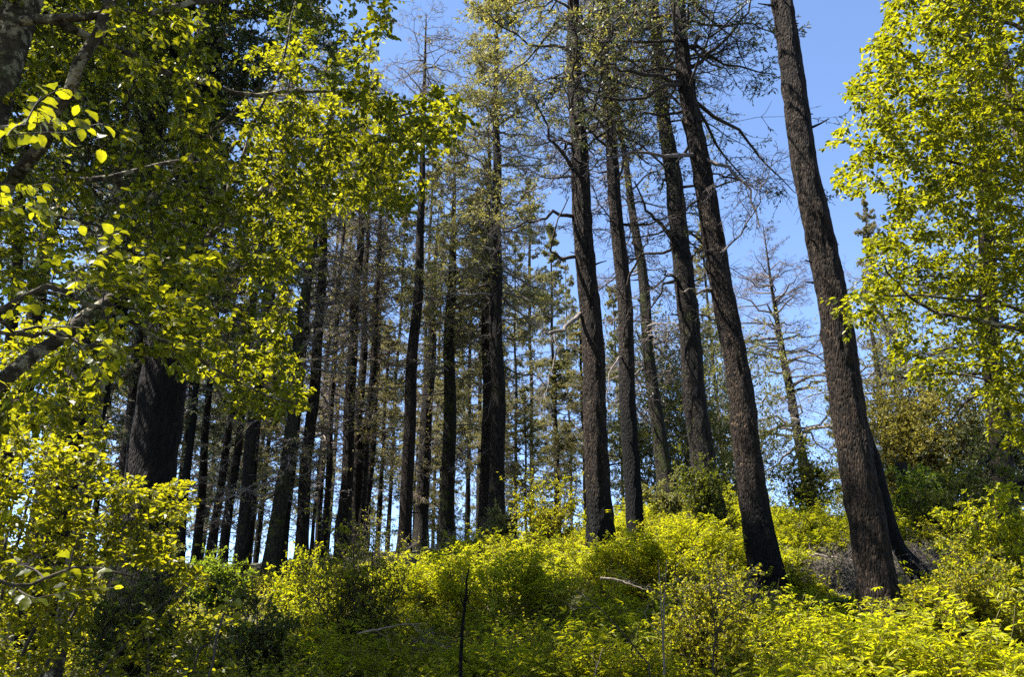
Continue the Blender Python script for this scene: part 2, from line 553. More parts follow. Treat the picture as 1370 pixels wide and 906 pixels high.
def conifer(label, pts, Y, H, name='fir_tree', cat='tree', group=None, mat=BARK, sides=14, dz=.35, ridge=.05, flare=.25,
            live=None, dead=None, stubs=0, needles=NEEDLE, separate=False, extra=(), seed=None, twigm=None, spray=.62):
    """live/dead: dict(z0,z1,n,L,...) heights of the branched stretch above the base."""
    zs, C, Rr, foot = axis_of(pts, Y, H)
    twigm = twigm or (TWIG_DEAD if Y > 27 else TWIG)
    seed = seed if seed is not None else int(abs(pts[0][0]) * 7 + Y)
    root = thing(name, label, cat, foot, group)
    mb = MB()
    v, f = trunk_geo(zs, C, Rr, sides, dz, ridge, flare, seed)
    mb.add(v, f, True)
    limbs = MB()
    crown = MB()
    deadcrown = MB()

    def radius(h):
        return np.interp(h, zs, Rr)
    if stubs:
        h = R_.random(stubs) * zs[-1] * .55 + 1.5
        S = tree_frame(zs, C, h)
        az = R_.random(stubs) * TAU
        D = np.stack([np.cos(az), np.sin(az), .15 * R_.normal(size=stubs)], -1)
        L = radius(h) + .08 + .35 * R_.random(stubs) ** 2
        P = grow(S, norm(D), L, 4, .1, .05)
        v, f = tubes(P, rad(stubs, 4, .035 + .02 * R_.random(stubs), .012), 5)
        mb.add(v, f, True)

    lparts = []

    def branches(c, alive):
        n = c['n']
        h = c['z0'] + (c['z1'] - c['z0']) * R_.random(n) ** c.get('pow', .9)
        fr = (h - c['z0']) / max(c['z1'] - c['z0'], .1)
        S = tree_frame(zs, C, h)
        az = R_.random(n) * TAU
        prof = c.get('prof', 'live')
        if prof == 'live':
            L = c['L'] * (1 - .8 * fr ** 1.3) * (.55 + .6 * R_.random(n))
            el = -.12 + .75 * fr + .18 * R_.normal(size=n)
            cv = -.22 + .35 * R_.random(n)
        else:
            L = c['L'] * (.25 + .9 * R_.random(n) ** 1.3)
            el = .02 + .35 * R_.normal(size=n)
            cv = -.35 * R_.random(n) + .12
        D = np.stack([np.cos(az) * np.cos(el), np.sin(az) * np.cos(el), np.sin(el)], -1)
        K = 9
        P = grow(S, D, L, K, cv, c.get('jit', .10))
        r0 = np.minimum(.013 * L + .012, radius(h) * .5) * c.get('thick', 1)
        v, f = tubes(P, rad(n, K, r0, .006), 5)
        v1, f1 = v.reshape(n, -1, 3), f.reshape(n, -1, 4)
        n2 = c.get('n2', 10)
        P2, L2, _ = spawn(P, L, n2, .22, 1, .95, c.get('l2', .42), 5, -.05, .10, .35)
        v, f = tubes(P2, rad(len(P2), 5, .009, .004), 3)
        v2, f2 = v.reshape(n, -1, 3), f.reshape(n, -1, 4)
        n3 = c.get('n3', 5)
        P3, L3, _ = spawn(P2, L2, n3, .15, 1, .8, .5, 3, -.05, .12, .5)
        v, f = tubes(P3, rad(len(P3), 3, .0055 * c.get('tw', 1), .003 * c.get('tw', 1)), 3)
        v3, f3 = v.reshape(n, -1, 3), f.reshape(n, -1, 4)
        if separate:
            for k in range(n):
                m = MB()
                for vv, ff, sm in ((v1, f1, True), (v2, f2, True), (v3, f3, True)):
                    m.add(vv[k], ff[k] - ff[k].min(), sm)
                lparts.append(m)
        else:
            for vv, ff in ((v1, f1), (v2, f2), (v3, f3)):
                limbs.add(vv, ff, True)
        if alive > 0:
            ns = max(1, int(round(c.get('ns', 4) * alive * 2.0)))
            for PP, tn in ((P2, ns), (P3, ns)):
                t = R_.random((len(PP), tn)) * .9 + .1
                pos, T = lerp_path(PP, t)
                pos, T = pos.reshape(-1, 3), T.reshape(-1, 3)
                keep = R_.random(len(pos)) < c.get('keep', .9)
                # clumps: some twigs bare
                bare = np.repeat(R_.random(len(PP)) < c.get('bare', .25), tn)
                keep &= ~bare
                pos, T = pos[keep], T[keep]
                d = norm(T * .8 + rnd_dir(len(pos)) * .75 + np.array([0, 0, -.10]))
                nn = norm(UP * .7 + rnd_dir(len(pos)))
                br = R_.random(len(pos)) < c.get('brown', .12)
                LL = (.10 + .12 * R_.random(len(pos))) * spray
                v, f = blade(pos[~br], d[~br], nn[~br], LL[~br], LL[~br] * .33)
                crown.add(v, f)
                if br.any():
                    v, f = blade(pos[br], d[br], nn[br], LL[br], LL[br] * .25)
                    crown.add(v, f, False, 1)
    if live:
        branches(live, live.get('alive', 1.0))
    if dead:
        dead.setdefault('prof', 'dead')
        branches(dead, dead.get('alive', 0.0))
    mb.build('trunk', mat, root, foot)
    for m in lparts[:95]:
        m.build('limb', TWIG_DEAD if not live else twigm, root, foot)
    for m in lparts[95:]:
        for v_, f_ in zip(m.v, m.f):
            pass
    for spec in extra:                      # limbs one can point at in the photo
        ppx, r0, tw = spec[:3]
        q = np.array([at(a, b, Y + dy) for a, b, dy in ppx])
        s = np.linspace(0, 1, len(q)); t = np.linspace(0, 1, 11)
        path = np.stack([np.interp(t, s, q[:, k]) for k in range(3)], -1)[None]
        path[:, 1:] += R_.normal(size=(1, 10, 3)) * .035
        m = MB()
        v, f = tubes(path, rad(1, 11, r0, max(.008, r0 * .25)), 7)
        m.add(v, f, True)
        if tw:
            Lp = np.array([np.linalg.norm(np.diff(path[0], axis=0), axis=1).sum()])
            P2, L2, _ = spawn(path, Lp, tw, .25, 1, .9, .35, 6, -.12, .12, .8, .3)
            v, f = tubes(P2, rad(len(P2), 6, .011, .004), 4); m.add(v, f, True)
            P3, L3, _ = spawn(P2, L2, 8, .1, 1, .8, .5, 4, -.1, .12, .8)
            v, f = tubes(P3, rad(len(P3), 4, .006, .003), 3); m.add(v, f, True)
            P4, L4, _ = spawn(P3, L3, 3, .1, 1, .8, .5, 3, -.1, .12, .8)
            v, f = tubes(P4, rad(len(P4), 3, .004, .0025), 3); m.add(v, f, True)
        m.build('limb', spec[3] if len(spec) > 3 else TWIG, root, foot)
    if limbs.v:
        limbs.build('branchwork', twigm, root, foot)
    crown.build('crown', [needles, NEEDLE_BROWN], root, foot)
    return root


# ---- the big trunks in front, each read off the photograph
conifer('thick bare brown fir trunk leaning left beside the sunlit alder, nearest the camera',
        [(1182, 832, 51.9), (1146, 620, 45.5), (1113, 420, 40.0), (1080, 220, 33.7), (1047, 0, 27.3)], 15, 34, sides=64, dz=.10, ridge=.085, flare=.14,
        stubs=14, live=dict(z0=24, z1=33.5, n=70, L=3.4, n2=9, n3=4, ns=3), mat=BARK)
conifer('stub-covered fir trunk with a burnt foot, next left of the nearest bare trunk',
        [(1025, 768, 41.0), (995, 580, 34.6), (967, 400, 30.0), (940, 230, 25.5), (910, 40, 18.2)], 18, 30, sides=56, dz=.12, ridge=.10, flare=.16,
        mat=BARK_CHAR, stubs=26, separate=True,
        dead=dict(z0=8.5, z1=15, n=38, L=2.8, n2=12, n3=8, tw=1.6),
        live=dict(z0=11.5, z1=29.5, n=84, L=4.4, n2=12, n3=7, ns=4, bare=.2, pow=1.05, tw=1.6), needles=NEEDLE_DARK,
        extra=[([(938, 210, 0), (965, 222, -.3), (992, 236, -.5), (1006, 262, -.6), (1018, 305, -.7)], .06, 12, TWIG_DEAD),
               ([(952, 350, 0), (985, 320, -.5), (1015, 272, -.9), (1030, 225, -1.2)], .03, 10, TWIG_DEAD),
               ([(930, 207, 0), (895, 207, -.8), (850, 202, -1.0), (820, 212, -1.2), (788, 228, -1.4)], .06, 3, TWIG_DEAD),
               ([(952, 388, 0), (935, 389, -.5), (912, 387, -.8)], .045, 0, WOOD_PALE),
               ([(922, 115, 0), (880, 100, -.5), (835, 95, -1), (800, 80, -1.3)], .07, 8),
               ([(925, 90, 0), (965, 60, -.6), (1000, 20, -1), (1010, -30, -1)], .06, 8)])
conifer('grey fir trunk with shrubs at its foot, behind and left of the stub-covered trunk',
        [(950, 682, 34.6), (930, 520, 30.0), (905, 290, 23.7), (886, 120, 16.4)], 24, 33, sides=40, dz=.16, ridge=.08, flare=.14, mat=BARK_GREY,
        stubs=22, separate=True,
        dead=dict(z0=7, z1=17, n=56, L=3.4, n2=11, n3=7, tw=1.6),
        live=dict(z0=14, z1=32.5, n=66, L=4.2, n2=11, n3=6, ns=4, bare=.25),
        extra=[([(905, 325, 0), (880, 297, -.4), (862, 276, -.6), (848, 240, -.8)], .085, 6),
               ([(910, 370, 0), (895, 368, -.4), (881, 361, -.7)], .06, 0),
               ([(914, 352, 0), (930, 340, -.5), (948, 330, -.6)], .05, 4),
               ([(921, 420, 0), (950, 424, -.5), (960, 432, -.6)], .05, 2)])
conifer('thin dead fir, brown and twiggy, between the slim charred trunk and the grey fir',
        [(892, 655, 21.8), (872, 500, 16.4), (855, 350, 12.7), (838, 220, 8.2)], 30, 24, sides=24, dz=.25, ridge=.04, mat=BARK_MOSS, stubs=14,
        separate=True, name='dead_fir_tree', dead=dict(z0=3, z1=23, n=130, L=3.5, n2=12, n3=8, tw=1.4),
        extra=[([(868, 480, 0), (850, 440, -.5), (835, 455, -.8), (830, 500, -.9)], .05, 3, TWIG_DEAD),
               ([(882, 580, 0), (850, 545, -.6), (830, 530, -.9)], .05, 3, TWIG_DEAD)])
conifer('slim straight trunk burnt black for its lower third, right of the thick charred trunk',
        [(851, 718, 22.8), (840, 520, 21.8), (826, 310, 18.2), (811, 70, 12.7)], 22, 31, sides=40, dz=.15, ridge=.06, flare=.10,
        mat=BARK_CHAR_HIGH, stubs=18, separate=True,
        dead=dict(z0=8, z1=17, n=34, L=2.6, n2=11, n3=8, tw=1.6),
        live=dict(z0=13, z1=30.5, n=66, L=3.8, n2=12, n3=6, ns=4, bare=.2),
        extra=[([(835, 470, 0), (838, 430, -.6), (842, 405, -.9)], .04, 3), ([(833, 395, 0), (862, 330, -.8), (868, 300, -1)], .045, 5),
               ([(836, 468, 0), (815, 500, -.6), (812, 540, -.7)], .035, 0, TWIG_DEAD)])
conifer('thick upright charred trunk on the middle of the bank with peeling bark',
        [(803, 714, 33.7), (792, 500, 29.1), (780, 270, 24.6), (766, 40, 16.4)], 20, 31, sides=56, dz=.12, ridge=.10, flare=.14,
        mat=BARK_CHAR, stubs=22, separate=True,
        dead=dict(z0=8, z1=14, n=28, L=3.0, n2=11, n3=8, tw=1.6),
        live=dict(z0=11, z1=30.5, n=76, L=4.4, n2=12, n3=6, ns=4, bare=.18),
        extra=[([(772, 343, 0), (752, 345, -.5), (736, 335, -.8), (745, 300, -1), (760, 262, -1)], .055, 4),
               ([(776, 420, 0), (755, 440, -.7), (735, 450, -1), (722, 445, -1.2)], .065, 3, TWIG_DEAD),
               ([(742, 448, -1), (750, 470, -1.1), (733, 510, -1.2), (722, 545, -1.3)], .03, 3, TWIG_DEAD),
               ([(768, 230, 0), (738, 190, -.6), (725, 155, -1), (715, 130, -1)], .06, 6),
               ([(772, 290, 0), (735, 285, -.6), (705, 300, -1), (670, 310, -1.2)], .06, 8),
               ([(770, 185, 0), (758, 195, -.3), (748, 183, -.5)], .06, 0),
               ([(766, 45, 0), (790, 30, -.5), (830, 0, -.8), (850, -20, -1)], .06, 6)])
# the burnt snag peeping out from behind the nearest trunk
conifer('curved black burnt snag half hidden behind the nearest bare trunk',
        [(1221, 757, 20), (1203, 733, 15), (1188, 690, 14), (1172, 620, 13), (1158, 570, 9)], 18.5, 3.6, name='burnt_snag', cat='snag',
        mat=BARK_COAL, sides=24, dz=.1, ridge=.09, flare=.5)
conifer('black burnt stump under the oak, right of the nearest bare trunk',
        [(1216, 685, 28), (1214, 655, 24), (1204, 620, 14)], 24, 1.7, name='burnt_snag', cat='snag', mat=BARK_COAL, sides=20, dz=.1, ridge=.12, flare=.2,
        extra=[([(1222, 690, -.4), (1228, 665, -.5), (1219, 648, -.5), (1226, 625, -.6)], .018, 0, WOOD_PALE)])
conifer('low black stump under dark evergreen leaves in front of the gnarled oak limbs',
        [(1268, 705, 30), (1266, 680, 26), (1262, 655, 18)], 24, 1.3, name='burnt_stump', cat='stump', mat=BARK_COAL, sides=20, dz=.1, ridge=.12, flare=.3)

# ---- firs along the crest, centre
conifer('tall olive green fir with a full feathery crown, right hand trunk of the close pair',
        [(665, 692, 21), (665, 400, 17), (663, 200, 10), (665, 70, 5)], 34, 27.5, mat=BARK_GREY, sides=26, dz=.25, stubs=14,
        live=dict(z0=9.5, z1=27.2, n=150, L=4.6, n2=12, n3=6, ns=5, bare=.18, pow=.95), dead=dict(z0=5, z1=10, n=16, L=3, n2=8, n3=4),
        extra=[([(664, 240, 0), (630, 225, -.6), (600, 215, -1), (575, 235, -1)], .05, 6), ([(660, 480, 0), (690, 500, -.5), (720, 505, -.8), (745, 540, -1)], .05, 6)])
conifer('darker slim fir trunk standing tight against its olive crowned neighbour',
        [(649, 694, 15), (652, 400, 12), (653, 290, 8)], 36, 21, mat=BARK, sides=20, dz=.3, dead=dict(z0=6, z1=16, n=30, L=2.6, alive=.5, ns=3),
        live=dict(z0=7, z1=20.5, n=70, L=3.0, bare=.75, brown=.4, ns=2, n2=11, n3=6, tw=1.2))
conifer('mossy rough fir trunk with many short knobs, left of the close pair',
        [(597, 712, 20), (601, 560, 17), (604, 400, 13), (606, 300, 7)], 36, 19.5, mat=BARK_MOSS, sides=26, dz=.25, stubs=30,
        live=dict(z0=6, z1=19.2, n=95, L=3.4, ns=4, bare=.25), dead=dict(z0=2, z1=8, n=30, L=2.6, n2=9, n3=5))
conifer('twiggy grey trunk bristling with dead twigs between the mossy trunk and the straight dark pole',
        [(563, 725, 19), (569, 600, 17), (575, 480, 13), (580, 400, 8)], 41, 18, mat=BARK_GREY, sides=22, dz=.3,
        dead=dict(z0=1.5, z1=17, n=110, L=1.9, n2=10, n3=5, alive=.4, ns=2, brown=.7), twigm=TWIG_DEAD)
conifer('tall straight dark pole of a fir with a thin bare top against open sky',
        [(540, 738, 18), (549, 560, 16), (558, 400, 13), (566, 200, 7), (568, 90, 4)], 33, 26, mat=BARK, sides=26, dz=.25, stubs=16,
        dead=dict(z0=16, z1=25.5, n=70, L=2.6, n2=10, n3=6, alive=.35, ns=2, brown=.6), twigm=TWIG_DEAD)
conifer('slender fir trunk right of the dark pair on the crest',
        [(482, 706, 12), (496, 520, 10), (508, 330, 6)], 36, 22, mat=BARK_GREY, sides=18, dz=.3, dead=dict(z0=2, z1=17, n=70, L=2.6, alive=.4, brown=.4),
        live=dict(z0=7, z1=21.5, n=75, L=2.8, bare=.75, brown=.4, ns=2, n2=11, n3=6, tw=1.2))
conifer('thin fir pole crowding the slender fir from behind on the crest',
        [(489, 712, 10), (500, 560, 8), (507, 440, 6)], 39, 17, mat=BARK, sides=14, dz=.4, live=dict(z0=8, z1=16.6, n=50, L=2.4, bare=.75, brown=.4, ns=2, n2=11, n3=6, tw=1.2))
conifer('dark thick trunk at the left of the pair on the crest, clasped by leafy sprigs',
        [(460, 698, 16.7), (470, 520, 14.1), (479, 350, 10.6), (484, 260, 7)], 34, 24, mat=BARK, sides=22, dz=.3, stubs=10,
        dead=dict(z0=2, z1=16, n=70, L=2.8, alive=.3, brown=.5), live=dict(z0=8, z1=23.5, n=80, L=3.2, bare=.75, brown=.4, ns=2, n2=11, n3=6, tw=1.2))
conifer('dark trunk half overlapped by the thicker trunk clasped by leafy sprigs',
        [(474, 702, 13.2), (482, 520, 10.6), (492, 330, 6.2)], 36, 22, mat=BARK, sides=18, dz=.3, live=dict(z0=12, z1=21.6, n=60, L=2.8, bare=.75, brown=.4, ns=2, n2=11, n3=6, tw=1.2), dead=dict(z0=2, z1=14, n=45, L=2.2))
conifer('spindly fir trunk near the crest, right one of a thin pair',
        [(433, 736, 9), (443, 560, 8), (453, 400, 6), (458, 300, 4)], 34, 21, mat=BARK, sides=14, dz=.4, dead=dict(z0=2, z1=13, n=50, L=2.2), live=dict(z0=6, z1=20.5, n=70, L=2.5, bare=.75, brown=.4, ns=2, n2=11, n3=6, tw=1.2))
conifer('spindly fir trunk near the crest, left one of a thin pair',
        [(424, 742, 8), (434, 560, 7), (446, 390, 5)], 38, 19, mat=BARK_GREY, sides=14, dz=.4, dead=dict(z0=2, z1=13, n=50, L=2.2), live=dict(z0=6, z1=18.6, n=65, L=2.5, bare=.75, brown=.4, ns=2, n2=11, n3=6, tw=1.2))
conifer('straight brown fir trunk rising behind the bright shrub at the left end of the bank',
        [(402, 758, 17.6), (416, 560, 15.0), (428, 400, 12.3), (437, 260, 9)], 30, 23, mat=BARK, sides=26, dz=.25, stubs=14,
        dead=dict(z0=3, z1=15, n=65, L=2.8, n2=9, n3=5, alive=.25, brown=.6), live=dict(z0=9, z1=22.6, n=75, L=3.2, bare=.75, brown=.4, ns=2, n2=11, n3=6, tw=1.2))
conifer('leaning fir trunk wrapped in sprigs of leaves, the most slanted on the left',
        [(358, 780, 22.0), (382, 620, 17.6), (402, 450, 14.1), (418, 330, 11)], 28, 20, mat=BARK_MOSS, sides=28, dz=.22, stubs=10,
        dead=dict(z0=2, z1=14, n=65, L=2.6, n2=9, n3=5, alive=.3, brown=.6), live=dict(z0=12, z1=19.6, n=45, L=3.0, bare=.75, brown=.4, ns=2, n2=11, n3=6, tw=1.2))
conifer('brown trunk close behind the leaning leaf-wrapped fir',
        [(376, 776, 13.2), (388, 640, 11.4), (404, 480, 8.8)], 30.5, 17, mat=BARK, sides=18, dz=.3, live=dict(z0=10, z1=16.6, n=40, L=2.6, bare=.75, brown=.4, ns=2, n2=11, n3=6, tw=1.2))
conifer('clean upright trunk edged by open sky, left of the leaning leaf-wrapped fir',
        [(318, 772, 17.6), (332, 640, 15.0), (347, 500, 13.2), (360, 370, 10)], 28, 19.5, mat=BARK_GREY, sides=26, dz=.22, live=dict(z0=11, z1=19.2, n=50, L=3.0, bare=.75, brown=.4, ns=2, n2=11, n3=6, tw=1.2),
        dead=dict(z0=7, z1=12, n=14, L=2.2))
conifer('reddish trunk in a crossed pair under the hazel, the one nearer open sky',
        [(296, 760, 13.2), (308, 660, 11.4), (322, 560, 9.7), (334, 460, 8)], 29, 17, mat=BARK, sides=18, dz=.3, live=dict(z0=9, z1=16.6, n=40, L=2.8), dead=dict(z0=1, z1=9, n=25, L=1.8))
conifer('reddish trunk in a crossed pair under the hazel, the more tilted one',
        [(277, 765, 12.3), (296, 650, 10.6), (313, 550, 8.8), (324, 470, 7)], 30, 16, mat=BARK, sides=18, dz=.3, live=dict(z0=9, z1=15.6, n=40, L=2.8), dead=dict(z0=1, z1=9, n=25, L=1.8))
conifer('shaded thin trunk between the crossed pair and the blackened pole',
        [(261, 760, 12), (271, 640, 11), (280, 540, 9)], 31, 17, mat=BARK, sides=16, dz=.3, live=dict(z0=6, z1=16.6, n=60, L=2.8), needles=NEEDLE_DARK)
conifer('blackened pole in the shade just right of the pair of huge trunks',
        [(240, 745, 12.3), (249, 640, 10.6), (260, 520, 7.9)], 27, 16, mat=BARK_COAL, sides=16, dz=.3, live=dict(z0=5, z1=15.6, n=60, L=3.0), needles=NEEDLE_DARK)

# ---- the two huge trunks in the shade on the left
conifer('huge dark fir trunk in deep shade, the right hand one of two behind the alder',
        [(190, 790, 68), (204, 600, 64), (232, 400, 54), (268, 170, 43)], 15, 33, mat=BARK_SHADE, sides=44, dz=.15, ridge=.05, flare=.2,
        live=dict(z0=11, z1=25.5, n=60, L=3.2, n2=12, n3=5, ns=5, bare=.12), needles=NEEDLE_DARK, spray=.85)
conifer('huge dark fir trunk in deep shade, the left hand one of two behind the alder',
        [(62, 790, 72), (100, 570, 64), (150, 360, 52), (206, 150, 40)], 15, 33, mat=BARK_SHADE, sides=44, dz=.15, ridge=.05, flare=.2,
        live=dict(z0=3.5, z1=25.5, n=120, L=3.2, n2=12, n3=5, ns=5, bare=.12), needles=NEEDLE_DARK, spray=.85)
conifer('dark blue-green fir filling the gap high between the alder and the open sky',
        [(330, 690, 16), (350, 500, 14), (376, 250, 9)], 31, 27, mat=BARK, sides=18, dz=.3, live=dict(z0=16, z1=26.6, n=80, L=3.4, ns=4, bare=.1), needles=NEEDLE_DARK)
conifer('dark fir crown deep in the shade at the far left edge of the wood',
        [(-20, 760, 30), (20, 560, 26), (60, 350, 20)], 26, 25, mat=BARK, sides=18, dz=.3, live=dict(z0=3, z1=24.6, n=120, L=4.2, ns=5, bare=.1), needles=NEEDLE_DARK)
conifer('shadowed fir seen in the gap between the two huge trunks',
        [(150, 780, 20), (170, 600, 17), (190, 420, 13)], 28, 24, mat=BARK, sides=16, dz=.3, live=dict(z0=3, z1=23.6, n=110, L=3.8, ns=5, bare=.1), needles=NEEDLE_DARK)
dense_fir = conifer('dense dark young fir added for shade among the alders, in front of the huge trunks', [(-28, 800, 19), (0, 560, 16), (40, 200, 10)], 11.6, 15.5, mat=BARK, sides=18, dz=.3,  # dense crown added to shade the slope and darken the left
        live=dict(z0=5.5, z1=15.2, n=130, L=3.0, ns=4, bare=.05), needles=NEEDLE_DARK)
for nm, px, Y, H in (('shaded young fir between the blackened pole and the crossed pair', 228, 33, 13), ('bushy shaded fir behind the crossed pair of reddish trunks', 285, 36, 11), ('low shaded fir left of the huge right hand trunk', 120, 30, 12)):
    conifer(nm, [(px, 740, 9), (px + 18, 600, 6)], Y, H, mat=BARK_SHADE, sides=12, dz=.4, live=dict(z0=.8, z1=H - .3, n=95, L=2.6, ns=4, bare=.1), needles=NEEDLE_DARK)
# ---- right side
conifer('dead bare conifer with tiers of grey twigs standing alone in the sky gap',
        [(1078, 632, 13), (1052, 500, 10), (1040, 440, 7), (1030, 362, 3)], 46, 15.5, name='dead_fir_tree', mat=BARK_GREY, sides=16, dz=.3, separate=True,
        dead=dict(z0=1.5, z1=15.2, n=75, L=5.6, n2=13, n3=8, prof='live', jit=.12, tw=1.7, thick=1.4), twigm=TWIG_DEAD)
conifer('dead twiggy conifer showing just right of the nearest trunk',
        [(1195, 640, 12), (1178, 540, 9), (1165, 440, 4)], 42, 11.5, name='dead_fir_tree', mat=BARK_GREY, sides=14, dz=.3,
        dead=dict(z0=1, z1=11.2, n=50, L=4.4, n2=9, n3=5, tw=1.6), twigm=TWIG_DEAD)
conifer('dark blue-green fir towering behind the sunlit alder',
        [(1345, 690, 30), (1325, 400, 24), (1300, 100, 12)], 27, 27, mat=BARK, sides=18, dz=.3, live=dict(z0=4, z1=26.6, n=130, L=4.6, ns=5, bare=.1), needles=NEEDLE_DARK)

# ---- slender conifers beyond the crest: three kinds, copied
def copy_tree(o, parent=None):
    c = o.copy(); COL.objects.link(c)
    if parent is not None:
        c.parent = parent
    for ch in list(o.children):
        copy_tree(ch, c)
    return c


FAR_LABEL = 'slender olive conifer beyond the crest, glimpsed between the nearer trunks'
FAR_GROUP = 'slender conifers beyond the crest'
SPOTS = [(745, 52, 0, .8), (712, 62, 1, .85), (690, 47, 2, .72), (625, 50, 0, .85), (640, 64, 1, .9), (580, 56, 2, .9), (520, 60, 0, .95),
         (440, 66, 1, .9), (385, 58, 2, .85), (340, 64, 0, .9), (300, 58, 2, .8), (275, 46, 0, .8),
         (205, 48, 2, 1.1), (765, 70, 2, .9), (835, 66, 0, .8), (975, 60, 1, .75), (1000, 70, 2, .75), (560, 72, 1, 1.), (600, 45, 0, .62),
         (150, 52, 0, 1.1), (90, 46, 2, 1.1), (1140, 64, 0, .65), (1230, 56, 1, .75), (660, 75, 0, .95), (490, 76, 0, 1.)]
protos = []
for k in range(3):
    px, Y, _, s = SPOTS[k]
    base = at(px, 700, Y)
    gz = float(ground(base[0], base[1]))
    pts_b = (px, 700, 6.5)
    H = 21 + (base[2] - gz)
    r = conifer(FAR_LABEL, [pts_b, (px + (685 - px) * .1, 420, 4)], Y, 19 + k, mat=BARK_GREY, sides=12, dz=.5, group=FAR_GROUP,
                live=dict(z0=1.5, z1=18.6 + k, n=105 - 15 * k, L=2.9 + .3 * k, n2=12, n3=7, ns=6, bare=.25, brown=.25 + .25 * (k == 1)), spray=.75, needles=NEEDLE_FAR, seed=50 + k,
                dead=dict(z0=1, z1=8, n=22, L=2.4))
    protos.append(r)
for i, (px, Y, k, s) in enumerate(SPOTS):
    o = protos[k] if i == k else copy_tree(protos[k])
    b = at(px, 700, Y)
    g = float(ground(b[0], b[1]))
    o.location = (b[0], b[1], g - .2)
    drop = b[2] - g
    o.rotation_euler = (0, 0, R_.random() * TAU if i != k else 0)
    sc_ = s * (1 + max(0, drop) / 22)
    o.scale = (s, s, sc_)


yg = np.random.default_rng(5)
for i, px in enumerate(np.linspace(170, 800, 14)):
    o = copy_tree(protos[i % 3])
    o['label'] = 'short bushy young conifer filling a low gap just beyond the crest'; o['group'] = 'young conifers beyond the crest'
    Y = 39 + 9 * yg.random()
    b = at(px + 14 * yg.normal(), 700, Y); sc_ = .36 + .24 * yg.random()
    o.location = (b[0], b[1], float(ground(b[0], b[1])) - .2)
    o.rotation_euler = (0, 0, yg.random() * TAU); o.scale = (sc_ * 1.25, sc_ * 1.25, sc_)
# unseen firs of the wood behind the viewpoint, added to cut the sky fill
for i, (x, y, s_) in enumerate([(-6, -7, 1.3), (-2.5, -6, 1.1), (1.5, -7, 1.3), (5, -5.5, 1.2), (8, -3, 1.3), (10.5, .5, 1.3), (-9, -11, 1.6), (-3, -12, 1.7), (4, -12, 1.7), (11, -9, 1.6), (14, -2, 1.5), (15, 4, 1.4), (0, -18, 1.9), (9, -18, 1.9), (-9, -19, 1.9), (18, 9, 1.3)]):
    o = copy_tree(dense_fir)
    o['label'] = 'unseen dark fir added to the wood behind the viewpoint'; o['group'] = 'firs behind the viewpoint'
    o.location = (x, y, float(ground(x, y)) - .2); o.rotation_euler = (0, 0, i * 2.1); o.scale = (s_, s_, s_)


# ------------------------------------------------------------------ broadleaf trees
def inside(poly, p):
    x, y = p[:, 0], p[:, 1]
    c = np.zeros(len(p), bool)
    j = len(poly) - 1
    for i in range(len(poly)):
        xi, yi = poly[i]; xj, yj = poly[j]
        t = ((yi > y) != (yj > y)) & (x < (xj - xi) * (y - yi) / (yj - yi + 1e-9) + xi)
        c ^= t
        j = i
    return c


def cloud(poly, n, d0, d1):
    """n points in the solid that a crown fills: its outline as a cone of directions, d0..d1 metres ahead."""
    poly = np.array(poly, float)
    lo, hi = poly.min(0), poly.max(0)
    out = []
    while sum(len(o) for o in out) < n:
        q = lo + (hi - lo) * R_.random((n * 2, 2))
        out.append(q[inside(poly, q)])
    q = np.concatenate(out)[:n]
    Y = d0 + (d1 - d0) * R_.random(n)
    y = (453 - q[:, 1]) / F
    return atn(q[:, 0], q[:, 1], Y * (cp - y * sp))       # depth along the view, so crowns stay in shape


def px_path(pts, K=14):
    """pts [(px,py,depth)] -> smooth path"""
    q = np.array([at(a, b, d * (cp - (453 - b) / F * sp)) for a, b, d in pts])
    s = np.linspace(0, 1, len(q)); t = np.linspace(0, 1, K)
    p = np.stack([np.interp(t, s, q[:, k]) for k in range(3)], -1)
    for _ in range(2):
        p[1:-1] = .25 * p[:-2] + .5 * p[1:-1] + .25 * p[2:]
    return p


